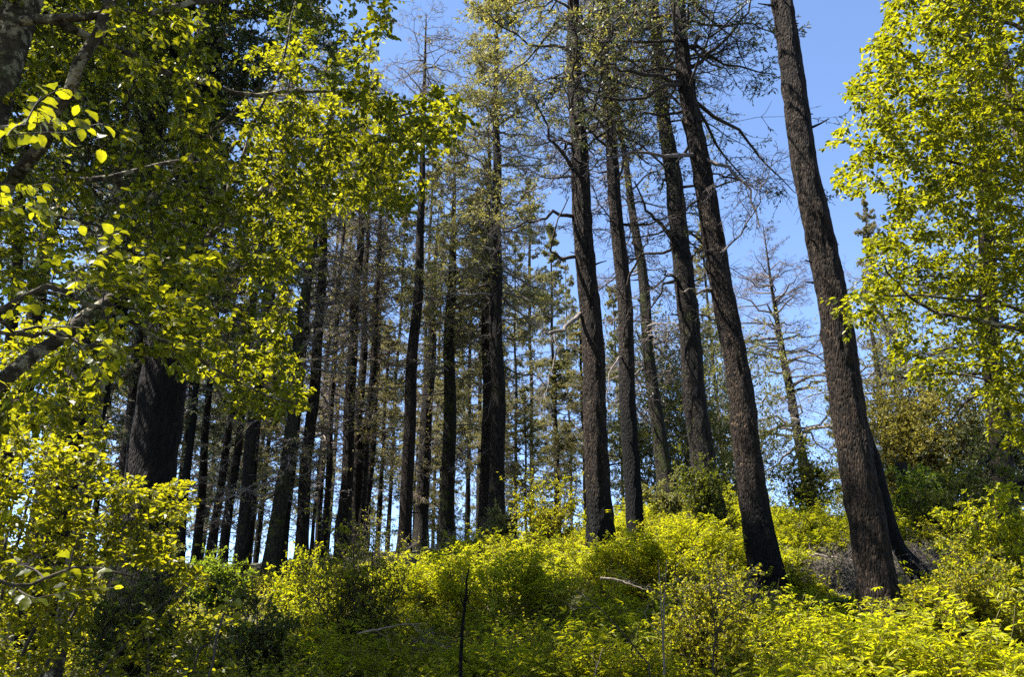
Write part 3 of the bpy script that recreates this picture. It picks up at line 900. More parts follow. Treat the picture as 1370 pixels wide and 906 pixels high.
def broadleaf(label, base, limbs, targets, leafm, barkm=ALDER_BARK, name='alder_tree', cat='tree', leafL=.06, aspect=.72, space=.05, tstart=.2,
              fine=False, trunk=None, maxd=3., leafy=1., droop=.15, group=None, twig=TWIG, up=.9, nside=10, sub=True, minl=4):
    root = thing(name, label, cat, base, group)
    nodes, nr = [], []
    if trunk is not None:
        m = MB()
        P, r = trunk
        v, f = tubes(P[None], r[None], 24)
        v = v + R_.normal(size=v.shape) * .004
        m.add(v, f, True)
        m.build('trunk', barkm, root, base)
        nodes.append(P); nr.append(r)
    for P, r0, r1 in limbs:
        K = len(P)
        P = P.copy(); P[1:] += R_.normal(size=(K - 1, 3)) * .012
        r = r0 + (r1 - r0) * np.linspace(0, 1, K)
        m = MB()
        v, f = tubes(P[None], r[None], nside)
        m.add(v, f, True)
        m.build('limb', barkm, root, base)
        t = np.linspace(0, K - 1, K * 3)
        nodes.append(np.stack([np.interp(t, np.arange(K), P[:, k]) for k in range(3)], -1)); nr.append(np.interp(t, np.arange(K), r))
    N0 = np.concatenate(nodes); r0 = np.concatenate(nr)
    cap = len(N0) + len(targets) * 5
    A = np.zeros((cap, 3)); A[:len(N0)] = N0
    AR = np.zeros(cap); AR[:len(N0)] = r0
    n = len(N0)
    d0 = np.array([((N0 - t) ** 2).sum(1).min() for t in targets])
    paths, rads = [], []
    for t in targets[np.argsort(d0)]:
        d = ((A[:n] - t) ** 2).sum(1)
        j = int(np.argmin(d)); L = math.sqrt(d[j])
        if L < .12:
            continue
        p0 = A[j]
        mid = (p0 + t) / 2 + R_.normal(size=3) * .10 * L + np.array([0, 0, .10 * L])
        s = np.linspace(0, 1, 7)[:, None]
        P = p0 * (1 - s) ** 2 + 2 * mid * s * (1 - s) + t * s ** 2
        ra = min(AR[j] * .75, .003 + .0035 * L)
        r = np.linspace(ra, max(.0012, ra * .45), 7)
        paths.append(P); rads.append(r)
        A[n:n + 5] = P[2:]; AR[n:n + 5] = r[2:]
        n += 5
    P = np.array(paths); r = np.array(rads)
    L = np.linalg.norm(np.diff(P, axis=1), axis=2).sum(1)
    m = MB()
    v, f = tubes(P, r, 5 if not fine else 7)
    m.add(v, f, True)
    if sub:
        P2, L2, _ = spawn(P, np.clip(L, .2, .9), 3, .3, 1, .8, .55, 4, -.03, .08, .6, .3)
        v, f = tubes(P2, rad(len(P2), 4, .0025, .001), 3)
        m.add(v, f, True)
    m.build('branchwork', twig, root, base)
    lm = MB()
    sets = [(P, L)] + ([(P2, L2)] if sub else [])
    for PP, LL in sets:
        cnt = np.clip((LL * (1 - tstart) / space * leafy), minl, 40)
        mx = int(cnt.max()) + 1
        t = tstart + (1 - tstart) * (np.arange(mx)[None] + .7 * R_.random((len(PP), mx))) / cnt[:, None]
        ok = t <= 1.0
        pos, T = lerp_path(PP, np.minimum(t, 1))
        sg = np.where(np.arange(mx) % 2 == 0, 1., -1.)[None, :, None]
        side = norm(np.cross(T, UP) + 1e-6) * sg
        pos, T, side = pos[ok], T[ok], side[ok]
        q = len(pos)
        d = norm(T * (.45 + .4 * R_.random((q, 1))) + side * .8 + R_.normal(size=(q, 3)) * .3 + np.array([0, 0, -droop]))
        nn = norm(UP * up + R_.normal(size=(q, 3)) * .45)
        sz = leafL * (.6 + .65 * R_.random(q))
        pos = pos + d * (sz * .18)[:, None]
        v, f = (leaf_fine if fine else leaf6)(pos, d, nn, sz, sz * aspect * (.85 + .3 * R_.random(q)))
        lm.add(v, f, fine)
    lm.build('crown', leafm, root, base)
    return root


# left alder: trunk at the top left corner, limbs arching right over the view
ap = np.array([[-3.05, 4.0, g] for g in np.linspace(-.3, 9.5, 26)])
ap[:, 0] += .06 * np.sin(ap[:, 2] * .9); ap[:, 1] += .05 * np.sin(ap[:, 2] * 1.2)
tp = at(24, 60, 5.25 * (cp - (453 - 60) / F * sp))
ap[:, 0] += tp[0] + 3.05; ap[:, 1] += tp[1] - 4.0
ar = np.interp(ap[:, 2], [-.3, 0, 1, 5, 9.5], [.24, .20, .16, .115, .04])
LEFT_POLY = [(-80, -90), (500, -90), (527, 10), (505, 60), (470, 90), (520, 130), (600, 128), (628, 165), (560, 200), (545, 290), (490, 270), (440, 280), (425, 335), (395, 345),
             (385, 420), (380, 500), (415, 545), (340, 560), (250, 545), (235, 470), (140, 490), (120, 560), (-80, 600)]
LIMBS = [(px_path([(-50, 330, 5.2), (70, 170, 4.9), (115, 70, 4.8), (150, 0, 4.9), (185, -90, 5.0)]), .045, .022),
         (px_path([(30, 28, 5.2), (90, 26, 5.0), (150, 22, 5.0), (250, 5, 5.4), (330, -10, 6.0)]), .032, .012),
         (px_path([(-60, 560, 5.3), (40, 475, 5.6), (120, 420, 6.0), (200, 370, 6.5), (285, 312, 7.2), (335, 265, 7.4), (400, 200, 7.6), (500, 165, 7.8), (600, 135, 8.0)], 22), .055, .008),
         (px_path([(288, 308, 7.2), (305, 245, 7.3), (345, 170, 7.5), (380, 80, 7.8), (395, 0, 8.0)]), .022, .007),
         (px_path([(-50, 440, 3.6), (60, 378, 3.7), (120, 400, 3.8), (200, 445, 3.9), (290, 500, 4.2), (400, 540, 4.6)]), .016, .004),
         (px_path([(-50, 430, 3.4), (50, 452, 3.6), (130, 465, 3.8), (210, 462, 4.2)]), .012, .004),
         (px_path([(60, 20, 5.4), (200, 90, 6.4), (330, 130, 7.2), (430, 120, 8.0), (520, 125, 8.4)]), .03, .008),
         (px_path([(-40, 250, 5.4), (120, 240, 6.6), (260, 210, 7.6), (380, 230, 8.2)]), .03, .008)]
UP_LEFT = [(-80, -90), (260, -90), (300, 330), (-80, 340)]
LOW_LEFT = [(-80, 330), (290, 330), (250, 545), (235, 470), (140, 490), (120, 560), (-80, 600)]
UP_MID = [(250, -90), (500, -90), (527, 10), (505, 60), (470, 90), (520, 130), (600, 128), (628, 165), (560, 200), (545, 290), (490, 270), (440, 280), (425, 335), (395, 345),
          (385, 420), (380, 500), (415, 545), (340, 560), (250, 545)]


def clumpy(p, keep=.5, sc=1.3, seed=21):
    """leave gaps: keep the points that fall in the denser half of a noise field"""
    a = _noise2(p[:, 0] * sc + 20, p[:, 2] * sc + 5, seed) + .6 * _noise2(p[:, 0] * sc * 2.3 + 20, p[:, 1] * sc * 2 + p[:, 2] * sc * 1.7, seed + 1)
    return p[a > np.quantile(a, 1 - keep)]


T = np.concatenate([clumpy(cloud(UP_LEFT, 1300, 4.4, 6.2), .38), clumpy(cloud(LOW_LEFT, 700, 3.5, 5.2), .42), clumpy(cloud(UP_MID, 1100, 5.3, 6.7), .4), clumpy(cloud([(330, 60), (500, 40), (520, 130), (628, 160), (545, 290), (430, 280), (395, 345), (385, 430), (415, 545), (330, 560)], 200, 6.5, 8.4)), np.array([-5.6, 3.5, 6.8]) + np.array([3.8, 1.7, 2.8]) * R_.random((800, 3)), np.array([-6.3, 2.4, 5.2]) + np.array([3.3, 2.7, 3.0]) * R_.random((1000, 3)),  # closing boxes: leaves mostly out of view, added to shade the boughs
                                        cloud([(330, 130), (600, 125), (628, 160), (550, 215), (540, 285), (430, 270), (400, 330), (330, 300)], 380, 7.4, 8.9),
                    cloud([(300, 480), (380, 420), (420, 545), (330, 560)], 30, 6.0, 7.5)])
broadleaf('big leaning alder with pale mottled bark and broad boughs in the upper left corner', ap[1] * [1, 1, 0], LIMBS, T, LEAF_ALDER, trunk=(ap, ar),
          leafL=.046, space=.045, minl=6)
# its near spray of large leaves is a branch of a young alder close to the camera
T = np.concatenate([cloud([(-60, 120), (120, 115), (150, 200), (125, 300), (20, 340), (-60, 350)], 70, 2.1, 2.7),
                    cloud([(-60, 330), (200, 240), (190, 340), (110, 420), (220, 520), (-60, 520)], 45, 2.5, 3.4),
                    cloud([(-60, 640), (110, 700), (220, 745), (230, 800), (100, 800), (-60, 860)], 40, 2.4, 3.2)])
NL = [(px_path([(-190, 700, 2.2), (-150, 450, 2.2), (-120, 250, 2.2), (-60, 190, 2.25), (30, 170, 2.3)]), .014, .004),
      (px_path([(-150, 470, 2.2), (-40, 420, 2.5), (60, 440, 2.8), (160, 470, 3.1)]), .008, .003),
      (px_path([(-190, 760, 2.2), (-60, 785, 2.4), (60, 775, 2.6), (200, 760, 2.9)]), .008, .003)]
bx = at(-190, 700, 2.1)
broadleaf('young alder sapling close to the camera with large toothed translucent leaves', np.array([bx[0], bx[1], float(ground(bx[0], bx[1]))]),
          [(np.concatenate([np.linspace([bx[0] - .1, bx[1], float(ground(bx[0], bx[1])) - .1], NL[0][0][0], 8), NL[0][0][1:]]), .02, .004)] + NL[1:], T,
          LEAF_ALDER, name='alder_sapling', cat='sapling', leafL=.038, aspect=.74, space=.042, fine=True, droop=.3, sub=False, minl=6)
# second alder further back fills the left with leaves
bp_ = at(130, 760, 11.)
gz = float(ground(bp_[0], bp_[1]))
tk = np.stack([np.linspace(bp_[0] - .3, bp_[0] - .9, 20), np.full(20, 11.), np.linspace(gz - .3, gz + 13, 20)], -1)
tk[:, 0] += .12 * np.sin(np.linspace(0, 6, 20))
T = np.concatenate([clumpy(cloud([(-80, 30), (420, -60), (430, 200), (400, 330), (330, 500), (240, 520), (-80, 560)], 900, 9., 13.), .36, .8, 31),
                    cloud([(330, -60), (500, -60), (480, 110), (400, 130)], 70, 9., 12),
                    np.array([-12.5, 7.9, 9.5]) + np.array([7.5, 4.4, 4.0]) * R_.random((3600, 3)), np.array([-5., 7.9, 11.5]) + np.array([1.7, 3.0, 2.5]) * R_.random((1300, 3))])  # unseen top boxes of leaves, added to shade the bottom of the slope
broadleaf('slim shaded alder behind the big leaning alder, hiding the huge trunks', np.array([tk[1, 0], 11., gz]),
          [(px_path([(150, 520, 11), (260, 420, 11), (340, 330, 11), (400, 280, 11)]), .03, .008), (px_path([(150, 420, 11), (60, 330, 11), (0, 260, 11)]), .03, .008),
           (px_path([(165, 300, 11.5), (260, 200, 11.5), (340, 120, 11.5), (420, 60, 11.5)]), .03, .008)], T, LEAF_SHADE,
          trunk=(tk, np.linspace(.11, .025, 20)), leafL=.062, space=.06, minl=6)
# lit hazel at the lower left
T = np.concatenate([cloud([(-60, 560), (60, 580), (120, 610), (200, 650), (255, 640), (258, 690), (225, 715), (285, 790), (235, 790), (190, 750), (130, 760), (120, 830), (60, 906), (-60, 960)], 1150, 5.6, 7.2),
                    cloud([(0, 430), (110, 430), (150, 600), (0, 600)], 160, 6.6, 8.0)])
hb = at(60, 906, 6.3)
hg = float(ground(hb[0], hb[1]))
HB = np.array([hb[0] - .3, 6.3, hg])


def stem_to(px, py, d, r, K=12):
    e = px_path([(px, py, d), (px, py, d)], 2)[0]
    t = np.linspace(0, 1, K)[:, None]
    m = (HB + e) / 2 + np.array([-.15, 0, .35])
    return (HB * (1 - t) ** 2 + 2 * m * t * (1 - t) + e * t ** 2, r, .006)


broadleaf('sunlit yellow-green hazel bush spreading across the lower left corner', HB, [stem_to(60, 600, 6.6, .022), stem_to(180, 690, 6.4, .02), stem_to(265, 770, 6.3, .018),
          stem_to(-20, 650, 6.2, .02), stem_to(120, 660, 6.9, .02), stem_to(60, 480, 7.2, .02)], T, LEAF_HAZEL, barkm=TWIG, name='hazel_bush', cat='bush', leafL=.046, aspect=.7, space=.04, tstart=.15, minl=6)
# lower shrubs at the left bottom
T = cloud([(150, 850), (210, 800), (300, 830), (330, 960), (120, 960)], 150, 5.6, 6.8)
HB = np.array([at(240, 906, 6.2)[0], 6.2, float(ground(at(240, 906, 6.2)[0], 6.2))])
broadleaf('low leafy hazel shrub in half shade at the bottom, right of the spreading hazel', HB, [stem_to(200, 850, 6.2, .014), stem_to(280, 860, 6.2, .014), stem_to(240, 900, 6, .012)],
          T, LEAF_ALDER, barkm=TWIG, name='hazel_bush', cat='bush', leafL=.052, space=.045, tstart=.1)
T = cloud([(275, 800), (330, 795), (335, 840), (280, 840)], 10, 4.2, 4.6)
HB = np.array([at(300, 906, 4.4)[0], 4.4, float(ground(at(300, 906, 4.4)[0], 4.4))])
broadleaf('single sprig of bright round leaves in front of the dark slope', HB, [stem_to(300, 825, 4.4, .008)], T, LEAF_HAZEL, barkm=TWIG, name='sapling', cat='sapling', leafL=.055, space=.06, aspect=.85, tstart=.3, sub=False)

# right alder
RIGHT_POLY = [(1450, -90), (1195, -90), (1185, 30), (1128, 122), (1150, 170), (1200, 185), (1150, 205), (1107, 222), (1128, 275), (1180, 255), (1205, 300), (1150, 325), (1195, 365),
              (1135, 378), (1100, 425), (1135, 442), (1180, 470), (1188, 500), (1260, 525), (1300, 490), (1340, 540), (1450, 560)]
T = np.concatenate([clumpy(cloud(RIGHT_POLY, 2300, 7.5, 10.8), .6, 1.0, 41), cloud([(1250, -90), (1450, -90), (1450, 500), (1290, 470), (1230, 250)], 700, 8.5, 11), cloud([(1128, 122), (1200, 100), (1220, 180), (1200, 250), (1107, 222)], 24, 8, 9.5),
                    cloud([(1100, 425), (1200, 300), (1230, 480), (1180, 470)], 30, 8, 9.),
                    cloud([(1290, 470), (1370, 470), (1450, 640), (1330, 600)], 70, 8, 9.5)])
rb = np.array([at(1490, 700, 8.6)[0], 8.6, 0.])
rb[2] = float(ground(rb[0], rb[1]))
rt = np.stack([np.linspace(rb[0], rb[0] + .5, 22), np.linspace(8.6, 8.9, 22), np.linspace(rb[2] - .3, rb[2] + 11, 22)], -1)
rt[:, 0] += .1 * np.sin(np.linspace(0, 7, 22))
RL = [(px_path([(1500, 520, 8.8), (1400, 445, 8.6), (1300, 428, 8.5), (1230, 412, 8.5), (1190, 380, 8.5), (1170, 320, 8.5)]), .03, .006),
      (px_path([(1500, 470, 8.8), (1340, 400, 8.8), (1220, 395, 8.6), (1130, 400, 8.4)]), .025, .005),
      (px_path([(1500, 300, 9), (1370, 240, 9), (1260, 210, 9), (1180, 215, 9)]), .03, .006),
      (px_path([(1500, 120, 9), (1370, 36, 9), (1270, 5, 9), (1200, -40, 9)]), .03, .006),
      (px_path([(1500, 220, 9), (1380, 150, 9.2), (1280, 120, 9.2), (1170, 130, 9.2)]), .03, .006),
      (px_path([(1500, 640, 8.8), (1420, 560, 8.6), (1340, 510, 8.4), (1260, 500, 8.4)]), .025, .006)]
broadleaf('sunlit yellow-green alder reaching in from the right edge', rb, RL, T, LEAF_RIGHT, trunk=(rt, np.linspace(.17, .03, 22)), leafL=.058, aspect=.66, space=.045, minl=6)


# ------------------------------------------------------------------ bushes on the bank and the crest
def bush(label, px, py, Y, w_px, h_px, leafm, name='shrub', cat='shrub', nst=14, leafL=.07, aspect=.5, n2=7, n3=5, per=5, barkm=TWIG, squash=.8, group=None, dense=1., gap=.0, stemr=.018):
    """py is the foot as seen; stems fan from the ground into an uneven dome w_px by h_px."""
    b = at(px, py, Y)
    dep = depth_at(py, Y)
    w, h = w_px * dep / F / 2, h_px * dep / F
    g = float(ground(b[0], b[1]))
    base = np.array([b[0], b[1], g])
    h = h + max(0, b[2] - g)
    root = thing(name, label, cat, base, group)
    az = R_.random(nst) * TAU
    q = R_.random(nst) ** .6
    S = base + np.stack([np.cos(az), np.sin(az), 0 * az], -1) * (w * .15 * q)[:, None]
    lobe = .75 + .35 * np.sin(az * 3 + R_.random() * 6) * R_.random(nst) + .2 * R_.normal(size=nst)
    q = np.clip(q * lobe, .02, 1.15)
    E = base + np.stack([np.cos(az) * w * q, np.sin(az) * w * squash * q, h * (.98 - .6 * q ** 2.2) * (.5 + .6 * R_.random(nst))], -1)
    D = E - S
    L = np.linalg.norm(D, axis=1)
    P = grow(S, D / L[:, None], L, 7, -.12, .10)
    m = MB()
    v, f = tubes(P, rad(nst, 7, stemr * (.6 + .6 * R_.random(nst)), .005), 6); m.add(v, f, True)
    P2, L2, _ = spawn(P, L, n2, .25, 1, .85, .42, 5, .08, .1, .9, .4)
    v, f = tubes(P2, rad(len(P2), 5, .007, .003), 4); m.add(v, f, True)
    P3, L3, _ = spawn(P2, L2, n3, .2, 1, .8, .5, 4, .05, .1, .9, .4)
    v, f = tubes(P3, rad(len(P3), 4, .004, .002), 3); m.add(v, f, True)
    m.build('branchwork', barkm, root, base)
    lm = MB()
    for PP in (P2, P3):
        t = .25 + .75 * R_.random((len(PP), per))
        pos, T_ = lerp_path(PP, t)
        ok = R_.random(t.shape) < (1 - gap)
        pos, T_ = pos[ok], T_[ok]
        k = len(pos)
        d = norm(T_ * .6 + rnd_dir(k) * .8)
        nn = norm(UP * .9 + rnd_dir(k) * .8)
        sz = leafL * (.6 + .7 * R_.random(k))
        v, f = leaf6(pos, d, nn, sz, sz * aspect)
        lm.add(v, f)
    lm.build('foliage', leafm, root, base)
    return root


def tall_bush(*a, **k):
    return bush(*a, **k)


# bay and oak beyond the bank
bush('broad olive bay tree filling the gap behind the slim charred trunk and the grey fir', 905, 690, 37, 200, 330, LEAF_OLIVE, name='bay_tree', cat='tree', nst=26, n2=15, n3=9, per=14, leafL=.12, aspect=.45, stemr=.06, squash=.9)
bush('slim olive bay tree behind the stub-covered burnt trunk', 985, 690, 40, 110, 250, LEAF_OLIVE, name='bay_tree', cat='tree', nst=14, n2=12, n3=8, per=12, leafL=.13, aspect=.45, stemr=.06)
bush('golden brown oak above the burnt stump on the right', 1255, 705, 31, 210, 265, LEAF_GOLD, name='oak_tree', cat='tree', nst=26, n2=13, n3=8, per=11, leafL=.11, aspect=.6, stemr=.06)
bush('grey-green rounded oak at the right edge below the sunlit alder', 1352, 700, 29, 170, 230, LEAF_GREY, name='oak_tree', cat='tree', nst=24, n2=12, n3=8, per=9, leafL=.11, aspect=.6, stemr=.05)
bush('thin olive bush in the sky gap right of the nearest trunk', 1190, 690, 33, 120, 215, LEAF_OLIVE, name='bush', cat='bush', nst=18, n2=11, n3=7, per=8, leafL=.10, gap=.2)
bush('dark green bush at the foot of the lone dead conifer', 1085, 690, 34, 90, 90, LEAF_DARK, name='bush', cat='bush', nst=14, n2=9, n3=6, per=7, leafL=.12)
bush('tawny leafed bush behind the gap left of the nearest trunk', 1095, 690, 38, 80, 80, LEAF_GOLD, name='bush', cat='bush', nst=14, n2=9, n3=6, per=5, leafL=.10, gap=.3)
bush('glossy dark green evergreen bush under the oaks, right of the burnt stump', 1300, 740, 21, 150, 120, LEAF_DARK, name='bush', cat='bush', nst=22, n2=10, n3=7, per=9, leafL=.085)
bush('bright bush below the gnarled oak limbs', 1240, 720, 22.5, 90, 100, FERN, name='bush', cat='bush', nst=16, n2=9, n3=6, per=7, leafL=.085)
bush('yellow-green sprawling bush at the right edge of the bank', 1345, 790, 16, 150, 110, LEAF_BRIGHT, name='bush', cat='bush', nst=20, n2=10, n3=7, per=7, leafL=.08)
bush('small leaved rounded bush right of the foot of the nearest trunk', 1300, 845, 13.5, 190, 110, LEAF_SMALL, name='bush', cat='bush', nst=24, n2=11, n3=8, per=8, leafL=.055, aspect=.6)
bush('leafy evergreen bush wrapped round the foot of the grey fir', 948, 690, 23.2, 75, 85, LEAF_DARK, name='bush', cat='bush', nst=14, n2=9, n3=6, per=6, leafL=.09, gap=.2)
bush('small olive bush at the foot of the thin dead fir', 885, 700, 27, 70, 60, LEAF_OLIVE, name='bush', cat='bush', nst=12, n2=8, n3=6, per=5, leafL=.09)
bush('open olive-leaved bush on the crest left of the thick charred trunk', 735, 725, 25, 110, 80, LEAF_SMALL, name='bush', cat='bush', nst=18, n2=9, n3=6, per=6, leafL=.08, gap=.1)
bush('leafy bush against the feet of the close pair of firs', 668, 725, 30, 70, 60, LEAF_OLIVE, name='bush', cat='bush', nst=14, n2=8, n3=6, per=6, leafL=.09)
bush('tall yellow-green huckleberry bush at the left of the bank below the dark crest pair', 475, 850, 14, 150, 150, LEAF_SMALL, name='bush', cat='bush', nst=26, n2=11, n3=7, per=5, leafL=.055, aspect=.62, gap=.35)
bush('twiggy brown-stemmed bush on the crest below the straight dark pole', 510, 745, 26, 120, 55, LEAF_SMALL, name='bush', cat='bush', nst=20, n2=10, n3=7, per=2, leafL=.06, gap=.3, barkm=TWIG_DEAD)
bush('low bright bush left of the tall huckleberry, catching sun on the crest', 400, 790, 22, 120, 45, LEAF_BRIGHT, name='bush', cat='bush', nst=16, n2=9, n3=6, per=6, leafL=.08)
bush('loose small leaved bush with dark stems in the middle of the slope', 945, 850, 12.5, 140, 120, LEAF_SMALL, name='bush', cat='bush', nst=20, n2=10, n3=7, per=6, leafL=.05, aspect=.65)
bush('dark dense bush in shade at the foot of the left slope', 330, 860, 12, 190, 75, LEAF_DARK, name='bush', cat='bush', nst=22, n2=10, n3=6, per=5, leafL=.065, gap=.25)
bush('ferny green bush in shade below the clean upright trunk', 290, 790, 20, 120, 50, FERN, name='bush', cat='bush', nst=16, n2=9, n3=6, per=7, leafL=.08)

bush('dark shrub in deep shade at the foot of the huge right hand trunk', 185, 830, 12.5, 170, 80, LEAF_DARK, name='bush', cat='bush', nst=22, n2=10, n3=7, per=6, leafL=.06, gap=.2)
# gnarled oak limbs on the right
def limb_thing(label, name, cat, paths, mat, base, twigs=0):
    root = thing(name, label, cat, base)
    m = MB()
    for P, a, b in paths:
        P = P.copy(); P[1:-1] += R_.normal(size=P[1:-1].shape) * min(.02, a * .3)
        v, f = tubes(P[None], np.linspace(a, b, len(P))[None], 9); m.add(v, f, True)
        if twigs:
            L = np.array([np.linalg.norm(P[-1] - P[0])])
            P2, L2, _ = spawn(P[None], L, twigs, .2, 1, .9, .4, 5, 0, .15, .9)
            v, f = tubes(P2, rad(len(P2), 5, b * .8, b * .3), 4); m.add(v, f, True)
            P3, L3, _ = spawn(P2, L2, 4, .2, 1, .9, .5, 4, 0, .15, .9)
            v, f = tubes(P3, rad(len(P3), 4, b * .4, b * .2), 3); m.add(v, f, True)
    m.build('trunk' if cat in ('tree', 'sapling') else 'wood', mat, root, base)
    return root


b = at(1300, 730, 24); gb = float(ground(b[0], 24.))
limb_thing('gnarled dark oak with crooked limbs rising to the right edge', 'oak_tree', 'tree',
           [(px_path([(1300, 740, 25.2), (1308, 690, 25), (1322, 670, 25), (1350, 650, 25), (1385, 640, 25)]), .2, .12),
            (px_path([(1302, 720, 25.2), (1290, 660, 25), (1302, 632, 25), (1325, 612, 25), (1340, 590, 25)]), .14, .06)], BARK_COAL, np.array([b[0], 24, gb]), 4)

# ------------------------------------------------------------------ saplings, dead wood
b = at(618, 872, 9.5); gb = float(ground(b[0], 9.5))
limb_thing('thin charred black sapling stick with one fork, upright on the shaded slope', 'burnt_sapling', 'sapling',
           [(np.concatenate([[[b[0], 9.5, gb - .1]], px_path([(616, 875, 9.7), (620, 815, 9.7), (624, 790, 9.7), (627, 762, 9.7)], 9)]), .022, .010),
            (px_path([(621, 808, 9.7), (628, 800, 9.7), (629, 790, 9.7)], 6), .012, .004), (px_path([(620, 812, 9.7), (617, 800, 9.7), (616, 792, 9.7)], 6), .009, .003)], BARK_COAL, np.array([b[0], 9.5, gb]))
b = at(890, 900, 9.); gb = float(ground(b[0], 9.))
limb_thing('pale thin double-stemmed sapling with bare twigs low on the slope', 'sapling', 'sapling',
           [(np.concatenate([[[b[0], 9., gb - .1]], px_path([(889, 905, 9.2), (888, 850, 9.2), (888, 800, 9.2), (892, 750, 9.2)], 9)]), .013, .005),
            (px_path([(888, 850, 9.2), (868, 838, 9.1), (860, 820, 9.1), (868, 810, 9.1)], 8), .006, .003),
            (px_path([(887, 870, 9.2), (884, 800, 9.3), (881, 750, 9.3)], 8), .009, .004)], TWIG_DEAD, np.array([b[0], 9., gb]), 3)
b = at(955, 880, 9.3); gb = float(ground(b[0], 9.3))
limb_thing('dark forked sapling leaning right beside the loose small leaved bush', 'sapling', 'sapling',
           [(np.concatenate([[[b[0], 9.3, gb - .1]], px_path([(953, 890, 9.5), (957, 840, 9.5), (975, 822, 9.5), (1010, 805, 9.5)], 9)]), .013, .005),
            (px_path([(957, 845, 9.5), (950, 790, 9.5), (948, 750, 9.5)], 8), .009, .004)], TWIG, np.array([b[0], 9.3, gb]), 4)
b = at(870, 890, 8.8); gb = float(ground(b[0], 8.8))
limb_thing('long dark stem arching left over the shaded slope from beside the pale sapling', 'sapling', 'sapling',
           [(np.concatenate([[[b[0], 8.8, gb - .1]], px_path([(868, 890, 9), (840, 855, 9), (805, 815, 9), (770, 790, 9)], 9)]), .010, .004)], TWIG, np.array([b[0], 8.8, gb]), 3)


def fallen(label, pts, r0, r1, mat, twigs=4, name='fallen_branch'):
    P = px_path(pts, 12)
    b = P[0].copy()
    return limb_thing(label, name, 'branch', [(P, r0, r1)], mat, b, twigs)


fallen('pale dead branch lying across the sunny shrubs in mid slope', [(803, 774, 13.2), (825, 776, 13.2), (845, 783, 13.1), (865, 790, 13.0)], .018, .006, WOOD_PALE, 5)
fallen('bleached forked branch on bare ground low on the left of the bank', [(480, 848, 10.6), (510, 842, 10.6), (545, 835, 10.7), (570, 836, 10.7)], .012, .005, WOOD_PALE, 6)
fallen('dark fallen branch end poking out beside the thick charred trunk', [(690, 730, 25), (712, 722, 24.8), (736, 712, 24.6)], .05, .07, BARK, 3)
fallen('pale twig lying under the burnt foot of the stub-covered trunk', [(915, 800, 13.5), (935, 792, 13.5), (950, 783, 13.5)], .016, .006, WOOD_PALE, 4)
fallen('bleached dead branch over the slope behind the nearest trunk', [(1090, 742, 18.6), (1120, 748, 18.4), (1160, 752, 18.2)], .03, .010, WOOD_PALE, 6)
fallen('weathered branch lying right of the curved burnt snag', [(1200, 770, 18), (1240, 762, 18), (1275, 768, 18)], .025, .010, WOOD_PALE, 6)
fallen('pale broken twig standing at the bottom edge of the slope', [(792, 915, 8.2), (800, 890, 8.2), (806, 868, 8.2)], .007, .003, WOOD_PALE, 2)


def brush(label, px, py, Y, w, h, n=260):
    b = at(px, py, Y); dep = depth_at(py, Y)
    W, Hh = w * dep / F / 2, h * dep / F
    x = b[0] + W * R_.normal(size=n) * .5; y = Y + W * R_.normal(size=n) * .5
    S = np.stack([x, y, ground(x, y) + .02], -1)
    D = norm(R_.normal(size=(n, 3)) + np.array([0, 0, .6])); D[:, 2] = np.abs(D[:, 2])
    m = MB()
    L = Hh * (.4 + .8 * R_.random(n))
    P = grow(S, D, L, 5, -.3, .15)
    v, f = tubes(P, rad(n, 5, .007, .003), 3); m.add(v, f, True)
    P2, L2, _ = spawn(P, L, 5, .2, 1, .9, .5, 4, -.1, .15, .9)
    v, f = tubes(P2, rad(len(P2), 4, .0045, .002), 3); m.add(v, f, True)
    base = np.array([b[0], Y, float(ground(b[0], Y))])
    root = thing('brushwood', label, 'brushwood', base)
    m.build('twigs', TWIG_DEAD, root, base)
    lm = MB()
    k = n * 5
    pos, T_ = lerp_path(P, R_.random((n, 5)))
    pos = pos.reshape(-1, 3)
    v, f = leaf6(pos, rnd_dir(k), rnd_dir(k), .06, .03); lm.add(v, f)
    lm.build('foliage', LITTER, root, base)


brush('patch of grey dead brush left of the nearest trunk', 1130, 745, 18.5, 120, 60)
brush('patch of dead brush on the slope under the low black stump', 1240, 755, 19, 160, 50)
brush('brown dead bracken patch in the middle of the bright bank', 590, 800, 15.5, 70, 40)
brush('dead twigs on the ground round the bleached forked branch', 500, 850, 11, 130, 40, 160)
brush('grey twig tangle at the feet of the close pair of firs', 640, 715, 31, 90, 45)
brush('dead twigs at the burnt foot of the stub-covered trunk', 985, 785, 17.2, 60, 45, 160)
brush('grey twig patch on the crest below the straight dark pole', 540, 745, 30, 120, 40)


def fern(label, px, py, Y, size=.7, n=14):
    b = at(px, py, Y)
    base = np.array([b[0], Y, float(ground(b[0], Y))])
    az = np.arange(n) * TAU / n + R_.random(n) * .4
    D = norm(np.stack([np.cos(az), np.sin(az), .8 + .4 * R_.random(n)], -1))
    P = grow(np.repeat(base[None], n, 0), D, size * (.8 + .4 * R_.random(n)), 9, -.65, .02)
    root = thing('sword_fern', label, 'fern', base)
    m = MB()
    v, f = tubes(P, rad(n, 9, .006, .002), 4); m.add(v, f, True)
    k = 26
    t = np.linspace(.15, .98, k)[None].repeat(n, 0)
    pos, T_ = lerp_path(P, t)
    side = norm(np.cross(T_, UP) + 1e-6)
    lw = (np.sin(np.linspace(.25, 1, k) ** .8 * math.pi) * .9 + .1) * size * .2
    for sg in (1, -1):
        v, f = blade(pos.reshape(-1, 3), (side * sg + T_ * .35).reshape(-1, 3), np.cross(side, T_).reshape(-1, 3) + R_.normal(size=(n * k, 3)) * .15, np.tile(lw, n), size * .055)
        m.add(v, f)
    m.build('frond', FERN, root, base)


